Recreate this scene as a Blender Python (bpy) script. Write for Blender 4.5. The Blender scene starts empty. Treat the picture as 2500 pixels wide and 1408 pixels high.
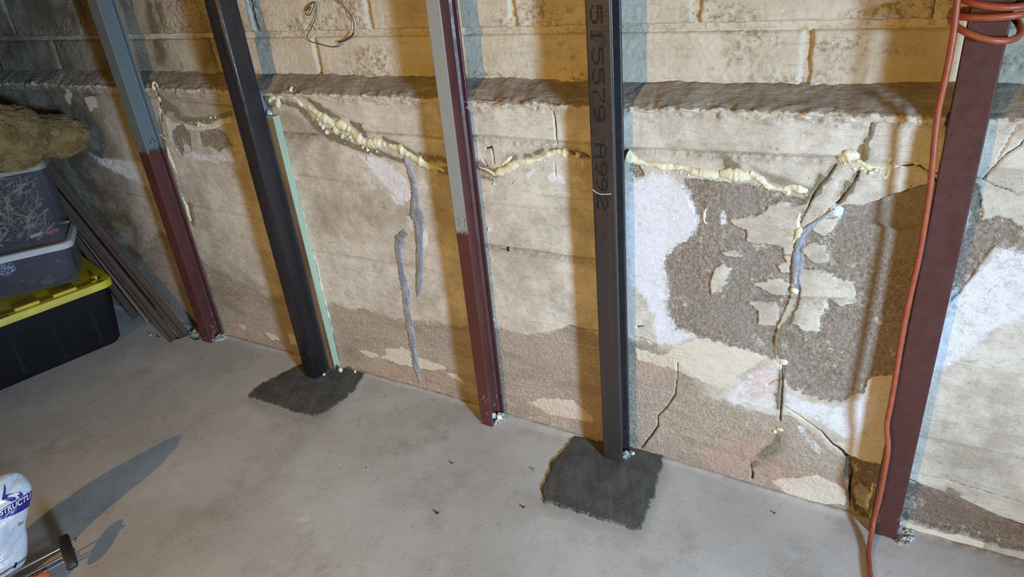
import bpy, bmesh, math, random
import numpy as np
from mathutils import Vector, Matrix
sc = bpy.context.scene
COL = sc.collection
rng = np.random.default_rng(7)
random.seed(7)
# ------------------------------------------------------------------ camera
FPX = 1734.0
_D = np.array([343., 3322., FPX]); _D /= np.linalg.norm(_D); _U = -_D
_X = -np.array([-3533., -540., FPX]); _X /= np.linalg.norm(_X); _X -= _X.dot(_U)*_U; _X /= np.linalg.norm(_X)
_Y = np.cross(_U, _X)
_a = math.atan(-0.046)
_X, _Y = math.cos(_a)*_X+math.sin(_a)*_Y, -math.sin(_a)*_X+math.cos(_a)*_Y
RW = np.stack([_X, _Y, _U])            # world = RW @ camvec (x right, y down, z forward)
H = 1.5
CAM = np.array([0., 0., H])
cd = bpy.data.cameras.new('camera'); cam = bpy.data.objects.new('camera', cd); COL.objects.link(cam)
cd.sensor_width = 36.0; cd.lens = FPX/2500*36; cd.clip_start = 0.02
M = Matrix([[RW[0, 0], -RW[0, 1], -RW[0, 2], 0], [RW[1, 0], -RW[1, 1], -RW[1, 2], 0],
            [RW[2, 0], -RW[2, 1], -RW[2, 2], H], [0, 0, 0, 1]])
cam.matrix_world = M
sc.camera = cam
# ------------------------------------------------------------------ light
sc.view_settings.view_transform = 'Standard'; sc.view_settings.look = 'None'
sc.view_settings.gamma = 1.0; sc.view_settings.use_curve_mapping = False
sc.view_settings.exposure = -0.17
w = bpy.data.worlds.new('world'); sc.world = w; w.use_nodes = True
bg = w.node_tree.nodes['Background']; bg.inputs[0].default_value = (1.0, 0.88, 0.75, 1); bg.inputs[1].default_value = 0.03

def lamp(name, loc, col, power, size, kind='POINT'):
    l = bpy.data.lights.new(name, kind); l.color = col; l.energy = power; l.shadow_soft_size = size
    o = bpy.data.objects.new(name, l); o.location = loc; COL.objects.link(o); return o
_l = lamp('work_lamp', (2.35, -0.55, 1.20), (0.48, 0.71, 0.98), 1200, 0.21, 'SPOT')
_l.data.spot_size = math.radians(52); _l.data.spot_blend = 1.0
_l.rotation_euler = (Vector((-1.0, 1.38, 0.46))-Vector((2.35, -0.55, 1.20))).to_track_quat('-Z', 'Y').to_euler()
_l = lamp('ceiling_bulb', (-1.7, -3.0, 2.15), (1.0, 0.60, 0.16), 510, 0.04, 'SPOT')   # reflector bulb
_l.data.spot_size = math.radians(80); _l.data.spot_blend = 1.0
_l.rotation_euler = (Vector((-.15, 1.4, .45))-Vector((-1.7, -3.0, 2.15))).to_track_quat('-Z', 'Y').to_euler()

# ------------------------------------------------------------------ unprojection helpers (measuring)
def ray(px, py): return RW @ np.array([px-1250., py-704., FPX])
def hit(px, py, ax, val):
    r = ray(px, py); return CAM + r*((val-CAM[ax])/r[ax])
def onplane(px, py, O, n):
    r = ray(px, py); return CAM + r*(np.dot(np.array(O)-CAM, n)/np.dot(r, n))
YW = 1.632          # lower wall face
YB = 1.700          # block wall face
def wpts(L, Y=YW): return np.array([hit(p[0], p[1], 1, Y)[[0, 2]] for p in L])
def pxm(P): return float(np.dot(RW.T @ (np.array(P)-CAM), [0, 0, 1]))/FPX   # metres per pixel

# ------------------------------------------------------------------ noise
_T = rng.random((256, 256))
def vn(x, y, s=0):
    x = np.asarray(x)+17.3*s; y = np.asarray(y)+9.1*s
    xi = np.floor(x).astype(int); yi = np.floor(y).astype(int); fx = x-xi; fy = y-yi
    fx = fx*fx*(3-2*fx); fy = fy*fy*(3-2*fy)
    a = _T[xi & 255, yi & 255]; b = _T[(xi+1) & 255, yi & 255]; c = _T[xi & 255, (yi+1) & 255]; d = _T[(xi+1) & 255, (yi+1) & 255]
    return (a*(1-fx)+b*fx)*(1-fy)+(c*(1-fx)+d*fx)*fy-0.5
def fbm(x, y, s=0, o=4):
    r = 0; a = 1.
    for i in range(o): r = r+a*vn(x*2**i, y*2**i, s+i*3); a *= .5
    return r
def ss(a, b, x): t = np.clip((x-a)/(b-a), 0, 1); return t*t*(3-2*t)

# ------------------------------------------------------------------ signed distances on the wall (metres, + inside)
def sd_poly(X, Z, P, m=0.04):
    out = np.full(X.shape, -1.0)
    k = (X > P[:, 0].min()-m) & (X < P[:, 0].max()+m) & (Z > P[:, 1].min()-m) & (Z < P[:, 1].max()+m)
    if not k.any(): return out
    x = X[k]; z = Z[k]; d = np.full(x.shape, 9.); ins = np.zeros(x.shape, bool)
    for i in range(len(P)):
        a = P[i-1]; b = P[i]; e = b-a
        t = np.clip(((x-a[0])*e[0]+(z-a[1])*e[1])/(e@e+1e-12), 0, 1)
        d = np.minimum(d, np.hypot(x-a[0]-t*e[0], z-a[1]-t*e[1]))
        c = (a[1] > z) != (b[1] > z)
        ins ^= c & (x < (b[0]-a[0])*(z-a[1])/(b[1]-a[1]+1e-15)+a[0])
    out[k] = np.where(ins, d, -d); return out
def sd_line(X, Z, P, W, m=0.03):
    out = np.full(X.shape, -1.0); wm = max(W)+m
    k = (X > P[:, 0].min()-wm) & (X < P[:, 0].max()+wm) & (Z > P[:, 1].min()-wm) & (Z < P[:, 1].max()+wm)
    if not k.any(): return out
    x = X[k]; z = Z[k]; o = np.full(x.shape, -9.)
    for i in range(1, len(P)):
        a = P[i-1]; e = P[i]-a
        t = np.clip(((x-a[0])*e[0]+(z-a[1])*e[1])/(e@e+1e-12), 0, 1)
        o = np.maximum(o, W[i-1]*(1-t)+W[i]*t-np.hypot(x-a[0]-t*e[0], z-a[1]-t*e[1]))
    out[k] = o; return out
def mx(X, Z, polys):
    o = np.full(X.shape, -1.0)
    for P in polys: o = np.maximum(o, sd_poly(X, Z, P))
    return o
def strokes(X, Z, L):
    o = np.full(X.shape, -1.0)
    for P, W in L: o = np.maximum(o, sd_line(X, Z, P, W))
    return o
def stk(L, Y=YW):
    r = []
    for pts, wd in L:
        P = wpts(pts, Y)
        if np.isscalar(wd): wd = [wd]*len(pts)
        r.append((P, [wd[i]*pxm((P[i, 0], Y, P[i, 1])) for i in range(len(pts))]))
    return r

# ---- exposed aggregate (paint gone)
PEEL = [wpts(p) for p in [
 [(1668,450),(1690,432),(1760,440),(1850,452),(1950,478),(1972,490),(1958,520),(1945,560),(1940,610),(1935,690),(1925,740),(1895,790),(1888,840),(1900,870),(1850,862),(1790,845),(1700,825),(1650,805),(1632,770),(1628,735),(1635,700),(1615,665),(1620,630),(1665,600),(1690,570),(1700,530),(1680,480)],
 [(2048,500),(2100,497),(2170,475),(2262,448),(2290,440),(2285,560),(2262,600),(2240,700),(2215,800),(2190,900),(2170,915),(2120,915),(2110,950),(2070,970),(2020,975),(1960,960),(1918,935),(1915,880),(1905,830),(1925,780),(1940,740),(1955,640),(1955,600),(1985,550),(2020,530)],
 [(2350,440),(2370,438),(2392,450),(2400,530),(2440,520),(2500,556),(2540,560),(2540,620),(2480,615),(2430,600),(2390,640),(2350,700),(2320,735),(2310,600),(2340,520)],
 [(2068,1100),(2130,1128),(2165,1135),(2150,1200),(2120,1262),(2085,1236),(2072,1195),(2062,1140)],
 [(2190,1160),(2262,1185),(2330,1208),(2430,1255),(2500,1280),(2560,1290),(2560,1370),(2500,1345),(2420,1320),(2300,1285),(2200,1258),(2180,1200)],
 [(416,320),(440,300),(458,330),(462,370),(440,378),(418,350)],
 [(478,325),(520,318),(545,330),(560,355),(530,368),(490,355)],
 [(1540,400),(1560,402),(1570,425),(1548,430)],
]]
PISL = [wpts(p) for p in [
 [(1783,537),(1850,530),(1880,500),(1905,480),(1930,500),(1972,492),(1950,540),(1945,600),(1935,650),(1925,650),(1915,600),(1870,592),(1828,590),(1825,560),(1790,550)],
 [(1745,655),(1765,645),(1790,655),(1775,690),(1760,710),(1740,720),(1735,690)],
 [(1840,690),(1890,678),(1930,690),(1925,720),(1900,722),(1870,710)],
 [(1828,742),(1845,733),(1890,735),(1905,750),(1890,790),(1848,790),(1850,760)],
 [(1760,612),(1800,605),(1822,622),(1800,632),(1768,625)],
 [(1900,650),(1925,640),(1935,665),(1915,668)],
 [(1965,595),(1990,587),(2015,600),(2025,622),(2018,638),(1992,640),(1968,615),(1955,605)],
 [(1953,652),(1992,652),(2040,673),(2075,683),(2097,730),(2050,738),(2020,728),(1998,800),(1965,806),(1940,788),(1925,783),(1945,745),(1953,700)],
 [(1985,528),(2048,530),(2035,560),(2010,577),(1985,562),(1975,545)],
 [(2078,1195),(2095,1175),(2130,1215),(2118,1250),(2088,1232)],
 [(2195,1215),(2235,1225),(2225,1245),(2190,1240)],
 [(2335,520),(2362,510),(2366,555),(2345,565),(2330,550)],
]]
CREAM = [wpts(p) for p in [
 [(918,877),(940,872),(930,858),(978,853),(1015,876),(1065,893),(1085,905),(1050,907),(1010,902),(970,895)],
 [(868,860),(905,863),(918,875),(895,878)],[(1085,915),(1112,918),(1130,938),(1105,932)],
 [(640,812),(665,818),(680,830),(655,832)],[(696,815),(722,822),(724,845),(704,838)],[(575,790),(598,800),(590,808)],
 [(1290,985),(1330,975),(1400,978),(1445,1010),(1450,1030),(1400,1020),(1330,1010)],
 [(2110,950),(2125,915),(2190,905),(2190,1000),(2165,1130),(2080,1105),(2050,1080),(2120,1060),(2135,1000)],
 [(1545,850),(1620,870),(1640,855),(1700,828),(1790,848),(1870,865),(1830,900),(1740,935),(1650,905),(1560,880)],
 [(1880,1170),(1990,1150),(2060,1190),(2062,1228),(1950,1212)],
 [(395,270),(420,300),(470,305),(560,285),(560,300),(500,322),(440,318),(415,325),(418,350),(410,345)],
 [(200,240),(225,235),(235,262),(215,275)],[(160,215),(172,230),(168,262),(152,240)],
 [(2190,1262),(2300,1288),(2400,1318),(2400,1330),(2290,1305),(2195,1275)],
]]
# ---- salt bloom (soft)  poly, feather px-ish metres
EFF = [(wpts(p), f, a) for p, f, a in [
 ([(1528,520),(1535,440),(1600,415),(1650,430),(1690,470),(1705,530),(1690,580),(1665,598),(1625,620),(1612,655),(1628,700),(1625,745),(1650,800),(1702,825),(1640,850),(1598,838),(1590,780),(1570,735),(1535,695)],.016,1.0),
 ([(1912,945),(1960,970),(2040,985),(2110,965),(2150,950),(2140,1020),(2090,1075),(2050,1065),(2000,1030),(1950,1005),(1918,985)],.014,.95),
 ([(1768,965),(1830,905),(1905,868),(1914,960),(1900,1005),(1850,990),(1790,985)],.014,.75),
 ([(1945,1035),(1965,1040),(2015,1095),(2000,1110),(1970,1080)],.008,.8),
 ([(2390,640),(2450,600),(2540,610),(2540,760),(2440,800),(2380,850),(2310,895),(2265,905),(2275,800),(2330,700)],.018,.9),
 ([(200,365),(240,385),(330,392),(362,400),(385,470),(330,450),(290,430),(240,405)],.016,.9),
 ([(440,340),(475,375),(560,370),(575,395),(520,400),(440,385)],.016,.85),
 ([(870,380),(900,382),(940,395),(985,435),(1000,490),(985,500),(940,465),(905,425)],.006,.95),
 ([(940,475),(975,480),(983,510),(962,505)],.005,.9),
 ([(1015,555),(1035,560),(1045,590),(1030,615),(1012,600)],.005,.95),
 ([(983,535),(1005,530),(1008,570),(985,568)],.006,.7),([(1000,440),(1045,440),(1050,465),(1012,470)],.008,.5),
 ([(1277,430),(1300,412),(1312,415),(1290,438)],.003,1.),
 ([(1336,430),(1345,418),(1370,425),(1388,448),(1372,450),(1345,442)],.004,1.),
 ([(1385,435),(1415,425),(1430,445),(1405,450)],.005,.6),
 ([(1757,535),(1762,508),(1770,512),(1778,548),(1760,552)],.004,.9),
 ([(530,600),(600,640),(660,690),(640,700),(560,650)],.03,.45),
 ([(760,600),(860,620),(980,680),(1000,760),(900,720),(780,660)],.05,.35),
 ([(1210,690),(1390,720),(1440,790),(1240,770)],.05,.35),
 ([(520,590),(560,600),(620,660),(560,650)],.02,.5),
 ([(1500,1165),(1530,1165),(1530,1180)],.01,.1),
 ([(1250,1000),(1440,1040),(1430,1060),(1250,1020)],.02,.35),
 ([(1550,1060),(1850,1160),(1850,1180),(1550,1100)],.025,.25),
 ([(450,800),(500,760),(520,820),(470,830)],.012,.6),
 ([(540,800),(700,850),(860,900),(860,880),(700,830)],.02,.25),
]]
PINK = [(wpts(p), f, a) for p, f, a in [
 ([(1838,895),(1905,870),(1912,930),(1880,975),(1820,965)],.02,.8),
 ([(1700,1090),(1850,1070),(1900,1120),(2030,1180),(1900,1190),(1740,1150)],.03,.7),
 ([(1560,880),(1640,880),(1640,940),(1560,930)],.04,.5),
 ([(1290,985),(1420,975),(1450,1030),(1330,1020)],.02,.6),
 ([(1960,1020),(2040,1070),(2050,1100),(1980,1060)],.015,.6),
 ([(560,780),(640,800),(630,850),(560,820)],.03,.5),([(880,880),(1100,930),(1090,960),(880,910)],.03,.5),
]]
DIRT_SHADE = [(wpts(p), f, a) for p, f, a in [
 ([(0,170),(230,170),(300,420),(430,770),(300,800),(0,500)],.16,1.3),  # left wall: shade beside the box stack painted in together with dirt
 ([(200,215),(520,215),(560,280),(380,380),(250,360)],.10,.45),
 ([(1890,1075),(1915,1030),(1930,1090),(1870,1150),(1850,1130)],.02,.8),
 ([(750,470),(1080,520),(1060,560),(750,560)],.05,.35),
 ([(640,265),(700,270),(780,330),(700,400),(660,340)],.02,.6),
 ([(2060,1100),(2150,1110),(2120,1250),(2060,1230)],.03,.8),
 ([(2200,1010),(2500,1080),(2500,1250),(2300,1200)],.06,.45),  # lower right: shade from blocked lamp light, painted into the colour
 ([(2180,1160),(2560,1290),(2560,1350),(2180,1260)],.03,.8),
 ([(1560,1080),(2060,1230),(2060,1260),(1560,1110)],.015,.5),
 ([(440,560),(740,640),(760,740),(500,700)],.10,.35),
 ([(1830,400),(1990,455),(1960,470),(1880,440)],.008,.8),
 ([(430,240),(560,280),(560,300),(430,300)],.02,.3),
 ([(1925,215),(2040,215),(2040,235),(1925,235)],.01,.3),
]]
PATCH = stk([
 ([(385,225),(392,245),(398,268)],[7,10,10]),([(400,255),(430,270),(437,282)],[14,8,5]),
 ([(425,282),(445,292),(470,298),(500,298),(525,290),(560,278)],[4,8,10,9,6,5]),
 ([(652,255),(690,252),(720,262),(745,285),(775,318),(800,335),(830,345),(860,360),(890,368),(930,378),(960,388),(985,396)],[10,6,7,10,11,10,9,8,8,7,6,5]),
 ([(645,235),(700,228)],[8,4]),
 ([(752,245),(775,262),(800,280),(822,290)],[6,10,8,4]),
 ([(852,300),(872,312),(885,330),(880,336)],[4,9,9,5]),
 ([(935,342),(960,352),(985,365),(1015,380),(1040,388),(1060,392)],[5,7,7,8,10,6]),
 ([(1008,392),(1030,405),(1048,412)],[3,4,3]),([(1072,420),(1090,418),(1100,420)],[7,9,6]),([(1066,388),(1090,395)],[6,9]),
 ([(1172,405),(1188,415),(1212,425),(1228,418),(1240,402)],[10,11,10,8,4]),([(1180,430),(1205,438)],[5,5]),
 ([(1245,392),(1260,383)],[5,5]),([(1283,380),(1298,378)],[4,4]),([(1306,372),(1325,365)],[5,5]),([(1345,365),(1375,362)],[5,4]),
 ([(1395,370),(1430,380)],[7,6]),
 ([(1772,382),(1782,398),(1805,404)],[6,11,5]),
 ([(2038,402),(2022,425),(2005,440),(1998,460),(1985,472)],[6,9,12,10,9]),([(2005,425),(1995,455),(1970,482)],[6,8,6]),
 ([(2096,420),(2085,440),(2070,460),(2052,488)],[7,9,11,6]),([(2070,440),(2058,470)],[5,5]),
 ([(1936,770),(1915,795),(1900,825),(1898,840),(1912,868)],[6,9,9,6,5]),([(1905,805),(1930,812),(1935,840)],[10,10,4]),
 ([(1945,745),(1930,775)],[5,5]),([(1922,885),(1914,920)],[5,4]),
 ([(1910,900),(1906,950),(1903,990)],[5,6,5]),([(1898,960),(1905,985)],[7,6]),
 ([(1860,1110),(1890,1090),(1905,1060)],[10,12,6]),([(1835,1135),(1850,1125)],[6,8]),
 ([(2112,380),(2122,340),(2135,300)],[9,7,7]),([(2320,1190),(2330,1200)],[9,9]),
 ([(460,500),(470,545)],[7,7]),([(385,290),(420,470)],[3,5]),
])
GREY = stk([([(2098,238),(2118,248),(2125,258)],[6,12,8]),([(2365,470),(2360,560)],[3,3])])
BROWN = stk([([(2152,228),(2150,255),(2143,290)],[5,10,4]),([(2088,378),(2108,355),(2112,385)],[3,8,6])])
CRK = stk([
 ([(2040,398),(2018,430),(1998,452),(1985,475),(1975,500),(1960,528),(1950,560)],[1.5,1.2,1,2,1.5,1,1]),
 ([(2098,415),(2085,440),(2060,470),(2044,492)],[3,1.2,1.2,2]),
 ([(2180,405),(2200,402),(2235,400),(2248,404),(2262,414),(2295,425)],[1,1.5,2.4,2.2,1.5,2]),
 ([(2270,420),(2285,440)],[4,4]),
 ([(2365,432),(2385,430),(2400,432),(2412,415),(2430,395),(2460,368),(2490,350),(2500,335)],[2,1.5,1.2,1.2,1.2,1.5,1.5,1.2]),
 ([(2400,432),(2430,450),(2465,462),(2480,472),(2500,467)],[1,1.3,1.5,1,1]),
 ([(2430,390),(2465,330),(2480,300)],[.8,.8,.6]),
 ([(1655,885),(1652,930),(1648,965),(1628,995),(1605,1018),(1605,1042),(1590,1065),(1565,1095)],[.6,.8,1.1,1.2,1.2,1.5,1.8,1.2]),
 ([(1918,990),(1965,1020),(2005,1050),(2035,1080),(2058,1095),(2072,1118),(2078,1160),(2072,1185),(2078,1230)],[.8,1.0,1.2,2.2,3.2,1.0,1.8,2.6,1.2]),
 ([(1912,885),(1912,930),(1908,990),(1905,1025)],[1.2,1.6,2,1.5]),
 ([(1875,935),(1890,925),(1912,918)],[.8,.8,.8]),
 ([(1953,652),(1975,654),(2000,653)],[1,1,1]),([(1898,624),(1930,619)],[.8,1]),
 ([(640,225),(652,240)],[1.5,1]),([(375,205),(384,250),(390,300)],[2.5,2,1]),
 ([(1352,262),(1356,300),(1358,345),(1360,350)],[1,1.4,1,1]),([(1355,400),(1358,430)],[.7,.7]),
 ([(1393,368),(1410,380)],[1.5,1.5]),([(1425,375),(1440,385)],[1.5,1.5]),
 ([(1188,362),(1200,358),(1205,375),(1207,400)],[2,2,1,.8]),
 ([(1180,390),(1190,405)],[1,1]),
 ([(2150,245),(2140,270),(2128,290),(2122,325)],[.8,.8,.8,.6]),
 ([(1388,795),(1420,802),(1462,808)],[.8,1,.9]),([(1540,822),(1570,828),(1600,842)],[.8,.8,.6]),
 ([(2190,1150),(2260,1183),(2330,1207),(2430,1254),(2500,1278)],[1.5,1.5,1.8,1.5,2]),
 ([(2200,1145),(2300,1165),(2420,1200),(2500,1225)],[.6,.8,.8,.6]),
 ([(1830,1120),(1838,1162)],[.3,1.4]),([(1838,1150),(1836,1165)],[2,2]),
 ([(1210,608),(1240,612)],[.6,1.2]),([(1238,608),(1239,612)],[4,4]),
 ([(865,760),(880,762)],[.6,.6]),([(1555,800),(1568,798)],[2,1]),
])
RED = stk([([(1238,365),(1239,385),(1240,395)],[.6,1.8,.9]),([(1232,394),(1250,390)],[.7,.5]),([(1255,404),(1280,402)],[.8,1.2]),([(1680,410),(1700,411)],[1.2,2.2])])
SANDB = wpts([(380,560),(520,660),(640,720),(740,740),(880,760),(1000,790),(1100,795),(1200,800),(1300,820),(1395,798),(1460,812),(1600,845),(1650,870),(1720,960),(1850,1000),(1915,1010),(1985,1050),(2065,1120),(2090,1290),(1250,1060),(700,900),(300,820),(300,700)])
def zl(px, py): return hit(px, py, 1, YW)[2]
# board lines left in the pour: x-range, heights, groove depth, rough band below
LINES = [(-3.6,-2.15, 1.035,1.035,.002,0),(-2.35,-2.02,zl(440,248),zl(556,262),.003,0),(-2.0,-1.72,zl(660,322),zl(760,330),.004,1),(-1.72,-1.15,zl(880,322),zl(1075,338),.004,0),
         (-1.15,-0.72,zl(1165,332),zl(1430,348),.005,1),(-0.66,-0.16,zl(1530,362),zl(2040,380),.007,1),(-0.16,0.9,zl(2160,392),zl(2160,392),.002,0),
         (-1.95,-1.55,zl(700,425),zl(860,450),.002,0),(-1.95,-1.35,zl(780,620),zl(990,650),.002,0),(-1.10,-0.72,zl(1200,598),zl(1450,632),.004,1),
         (-0.9,-0.72,zl(1330,478),zl(1440,485),.002,0),(-1.10,-0.72,zl(1180,495),zl(1440,510),.0012,0),(-2.2,-1.2,zl(600,765),zl(1090,792),-.002,0),
         (-2.9,-2.1,.62,.60,.002,0),(-1.9,-1.1,.5,.5,.0012,0),(-.30,-.12,zl(1960,738),zl(2095,732),.004,1),
         (0.05,1.2,.30,.28,.0015,0),(0.05,1.2,.52,.5,.001,0),(-1.1,-.3,.13,.13,.0015,0)]
CONC = wpts([(2048,500),(2100,497),(2170,475),(2262,448),(2290,440),(2290,540),(2200,560),(2100,540),(2060,530)])
def soft(X, Z, L):
    o = np.zeros(X.shape)
    for P, f, a in L:
        d = sd_poly(X, Z, P, f*1.6)
        o = np.maximum(o, a*ss(-f, f, d))
    return o
BOWX = [-4.5,-2.2,-1.75,-1.45,-1.1,-.8,-.54,-.28,0,.37,1.6]
BOWY = [.010,.008,.012,.014,.002,-.004,.004,-.006,-.012,-.006,-.004]
def wall_eval(X, Z):
    """displaced depth (Y) and the masks of the lower wall at points X, Z"""
    wx = .010*fbm(X*14, Z*14, 1)+.004*fbm(X*70, Z*70, 2, 3)
    wz = .010*fbm(X*14, Z*14, 5)+.004*fbm(X*70, Z*70, 6, 3)
    Xw = X+wx; Zw = Z+wz
    peel = mx(Xw, Zw, PEEL); peel = np.minimum(peel, -mx(Xw, Zw, PISL))
    patch = strokes(X+wx*.6, Z+wz*.6, PATCH)
    grey = strokes(X+wx*.4, Z+wz*.4, GREY); brown = strokes(X+wx*.4, Z+wz*.4, BROWN); red = strokes(X, Z, RED)
    cream = mx(Xw, Zw, CREAM)
    crk = strokes(X+wx*.35, Z+wz*.35, CRK)
    eff = soft(Xw, Zw, EFF); pink = soft(Xw, Zw, PINK); dirt_shade = soft(Xw, Zw, DIRT_SHADE)
    sand = sd_poly(Xw+wx, Zw+wz, SANDB, .5); sand = ss(-.03, .03, sand)
    right = ss(.05, .15, X); sand = np.maximum(sand, 0)
    y = YW+np.interp(X, BOWX, BOWY)
    y = y+.004*fbm(X*3, Z*3, 11, 3)+.0012*fbm(X*22, Z*30, 12, 3)+.0010*fbm(X*40, Z*160, 13, 2)
    rough = sand*.8+ss(-.004, .004, peel)*1.2+.25
    y = y+rough*.0016*fbm(X*150, Z*150, 14, 2)
    y = y+.0045*ss(-.003, .003, peel)-.0012*ss(-.002, .002, cream)*sand+.002*sand
    y = y-.0018*ss(-.002, .002, patch)*(1+1.5*fbm(X*60, Z*60, 15, 2))
    y = y+.012*ss(.000, .0035, sd_poly(X+wx*.5, Z+wz*.5, CONC, .02))*ss(.02, .0, np.abs(Z-1.0)*0)
    y = y+.005*ss(-.0030, .0015, crk)
    dk = np.zeros(X.shape)
    for x0, x1, za, zb, dep, rg in LINES:
        m = ss(x0-.03, x0+.01, X)*ss(x1+.03, x1-.01, X)
        zc = za+(zb-za)*(X-x0)/(x1-x0)+.0025*fbm(X*18, X*0+za*50, 21, 3)
        dz = Z-zc
        y = y+m*dep*np.exp(-(dz/.0022)**2)
        y = y+m*dep*.55*ss(.002, -.001, dz)*ss(-.03, -.004, dz)
        if rg: y = y+m*.004*ss(.0, -.004, dz)*ss(-.030, -.012, dz)*fbm(X*90, Z*130, 22, 3)
        dk = np.maximum(dk, m*np.exp(-((dz+.002)/.004)**2)*min(1, abs(dep)/.004)*.8)
        if rg: dk = np.maximum(dk, m*.35*ss(.0, -.004, dz)*ss(-.028, -.012, dz))
    # roots of the post-fixing voids at the foot of the wall, right side
    y = y+.016*ss(-.002, .006, sd_poly(Xw, Zw, PEEL[4]))+.014*ss(-.002, .006, sd_poly(Xw, Zw, PEEL[3]))
    # lip under the ledge
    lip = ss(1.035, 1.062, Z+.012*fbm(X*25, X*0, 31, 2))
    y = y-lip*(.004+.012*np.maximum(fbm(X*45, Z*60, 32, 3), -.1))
    y = y+(1-ss(0, .03, Z))*-.004
    A = np.stack([peel, patch, cream, crk], -1); B = np.stack([eff, sand, pink, np.clip(dirt_shade+dk*.9, 0, 1.3)], -1)
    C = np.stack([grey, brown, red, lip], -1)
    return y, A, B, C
def wall_y(x, z): return wall_eval(np.array([float(x)]), np.array([float(z)]))[0][0]

# ------------------------------------------------------------------ mesh helpers
def grid_mesh(name, P, attrs=None, keep=None, flip=False):
    n, m = P.shape[:2]
    idx = np.arange(n*m).reshape(n, m)
    q = np.stack([idx[:-1, :-1], idx[1:, :-1], idx[1:, 1:], idx[:-1, 1:]], -1).reshape(-1, 4)
    if keep is not None: q = q[keep.reshape(-1)[q].any(1)]
    if flip: q = q[:, ::-1]
    me = bpy.data.meshes.new(name)
    V = P.reshape(-1, 3)
    if keep is not None:
        u = np.unique(q); mp = np.full(n*m, -1); mp[u] = np.arange(len(u)); q = mp[q]; V = V[u]
    else: u = None
    me.vertices.add(len(V)); me.vertices.foreach_set('co', V.astype(np.float32).ravel())
    me.loops.add(q.size); me.loops.foreach_set('vertex_index', q.astype(np.int32).ravel())
    me.polygons.add(len(q)); me.polygons.foreach_set('loop_start', np.arange(0, q.size, 4, dtype=np.int32))
    me.polygons.foreach_set('loop_total', np.full(len(q), 4, np.int32)); me.polygons.foreach_set('use_smooth', np.ones(len(q), bool))
    me.update(calc_edges=True)
    for k, a in (attrs or {}).items():
        a = a.reshape(-1, 4)
        if u is not None: a = a[u]
        at = me.attributes.new(k, 'FLOAT_COLOR', 'POINT'); at.data.foreach_set('color', a.astype(np.float32).ravel())
    return me
def link(name, me, mat=None, parent=None, **kw):
    o = bpy.data.objects.new(name, me); COL.objects.link(o)
    if mat is not None:
        for mt in (mat if isinstance(mat, (list, tuple)) else [mat]): me.materials.append(mt)
    if parent is not None: o.parent = parent
    for k, v in kw.items(): o[k] = v
    return o
def empty(name, loc, label, cat, rz=0, group=None):
    o = bpy.data.objects.new(name, None); COL.objects.link(o); o.location = loc; o.rotation_euler = (0, 0, rz)
    o.empty_display_size = .05; o['label'] = label; o['category'] = cat
    if group: o['group'] = group
    return o
def tag(o, label, cat, group=None):
    o['label'] = label; o['category'] = cat
    if group: o['group'] = group
    return o
def pyd(name, V, F, smooth=False):
    me = bpy.data.meshes.new(name); me.from_pydata([tuple(map(float, v)) for v in V], [], [tuple(map(int, f)) for f in F]); me.update()
    if smooth: me.polygons.foreach_set('use_smooth', [True]*len(me.polygons))
    return me
def crom(P, step):
    P = np.array(P, float); out = []
    Q = np.vstack([2*P[0]-P[1], P, 2*P[-1]-P[-2]])
    for i in range(1, len(Q)-2):
        n = max(2, int(np.linalg.norm(Q[i+1][:3]-Q[i][:3])/step))
        for t in np.arange(n)/n:
            out.append(.5*(2*Q[i]+(Q[i+1]-Q[i-1])*t+(2*Q[i-1]-5*Q[i]+4*Q[i+1]-Q[i+2])*t*t+(3*Q[i]-Q[i-1]-3*Q[i+1]+Q[i+2])*t**3))
    out.append(P[-1]); return np.array(out)
def tube(name, P, r, sides=10, cap=True):
    P = np.array(P, float); n = len(P); r = np.broadcast_to(r, n)
    T = np.gradient(P, axis=0); T /= np.linalg.norm(T, axis=1)[:, None]+1e-12
    up = np.array([0, 0, 1.]) if abs(T[0, 2]) < .9 else np.array([0, 1., 0])
    V = []
    N = np.cross(T[0], up); N /= np.linalg.norm(N)
    for i in range(n):
        N = N-T[i]*N.dot(T[i]); N /= np.linalg.norm(N); Bn = np.cross(T[i], N)
        for k in range(sides):
            a = 2*math.pi*k/sides; V.append(P[i]+r[i]*(math.cos(a)*N+math.sin(a)*Bn))
    F = [(i*sides+k, i*sides+(k+1) % sides, (i+1)*sides+(k+1) % sides, (i+1)*sides+k) for i in range(n-1) for k in range(sides)]
    if cap: F += [tuple(range(sides))[::-1], tuple((n-1)*sides+k for k in range(sides))]
    return pyd(name, V, F, True)
def bmesh_obj(name, fn):
    bm = bmesh.new(); fn(bm); me = bpy.data.meshes.new(name); bm.to_mesh(me); bm.free(); return me
def box(bm, x0, x1, y0, y1, z0, z1, bev=0):
    r = bmesh.ops.create_cube(bm, size=1.0)
    vs = r['verts']
    for v in vs: v.co = Vector((x0+(v.co.x+.5)*(x1-x0), y0+(v.co.y+.5)*(y1-y0), z0+(v.co.z+.5)*(z1-z0)))
    if bev:
        es = list({e for v in vs for e in v.link_edges}); bmesh.ops.bevel(bm, geom=es, offset=bev, segments=2, affect='EDGES', profile=.5)
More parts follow.
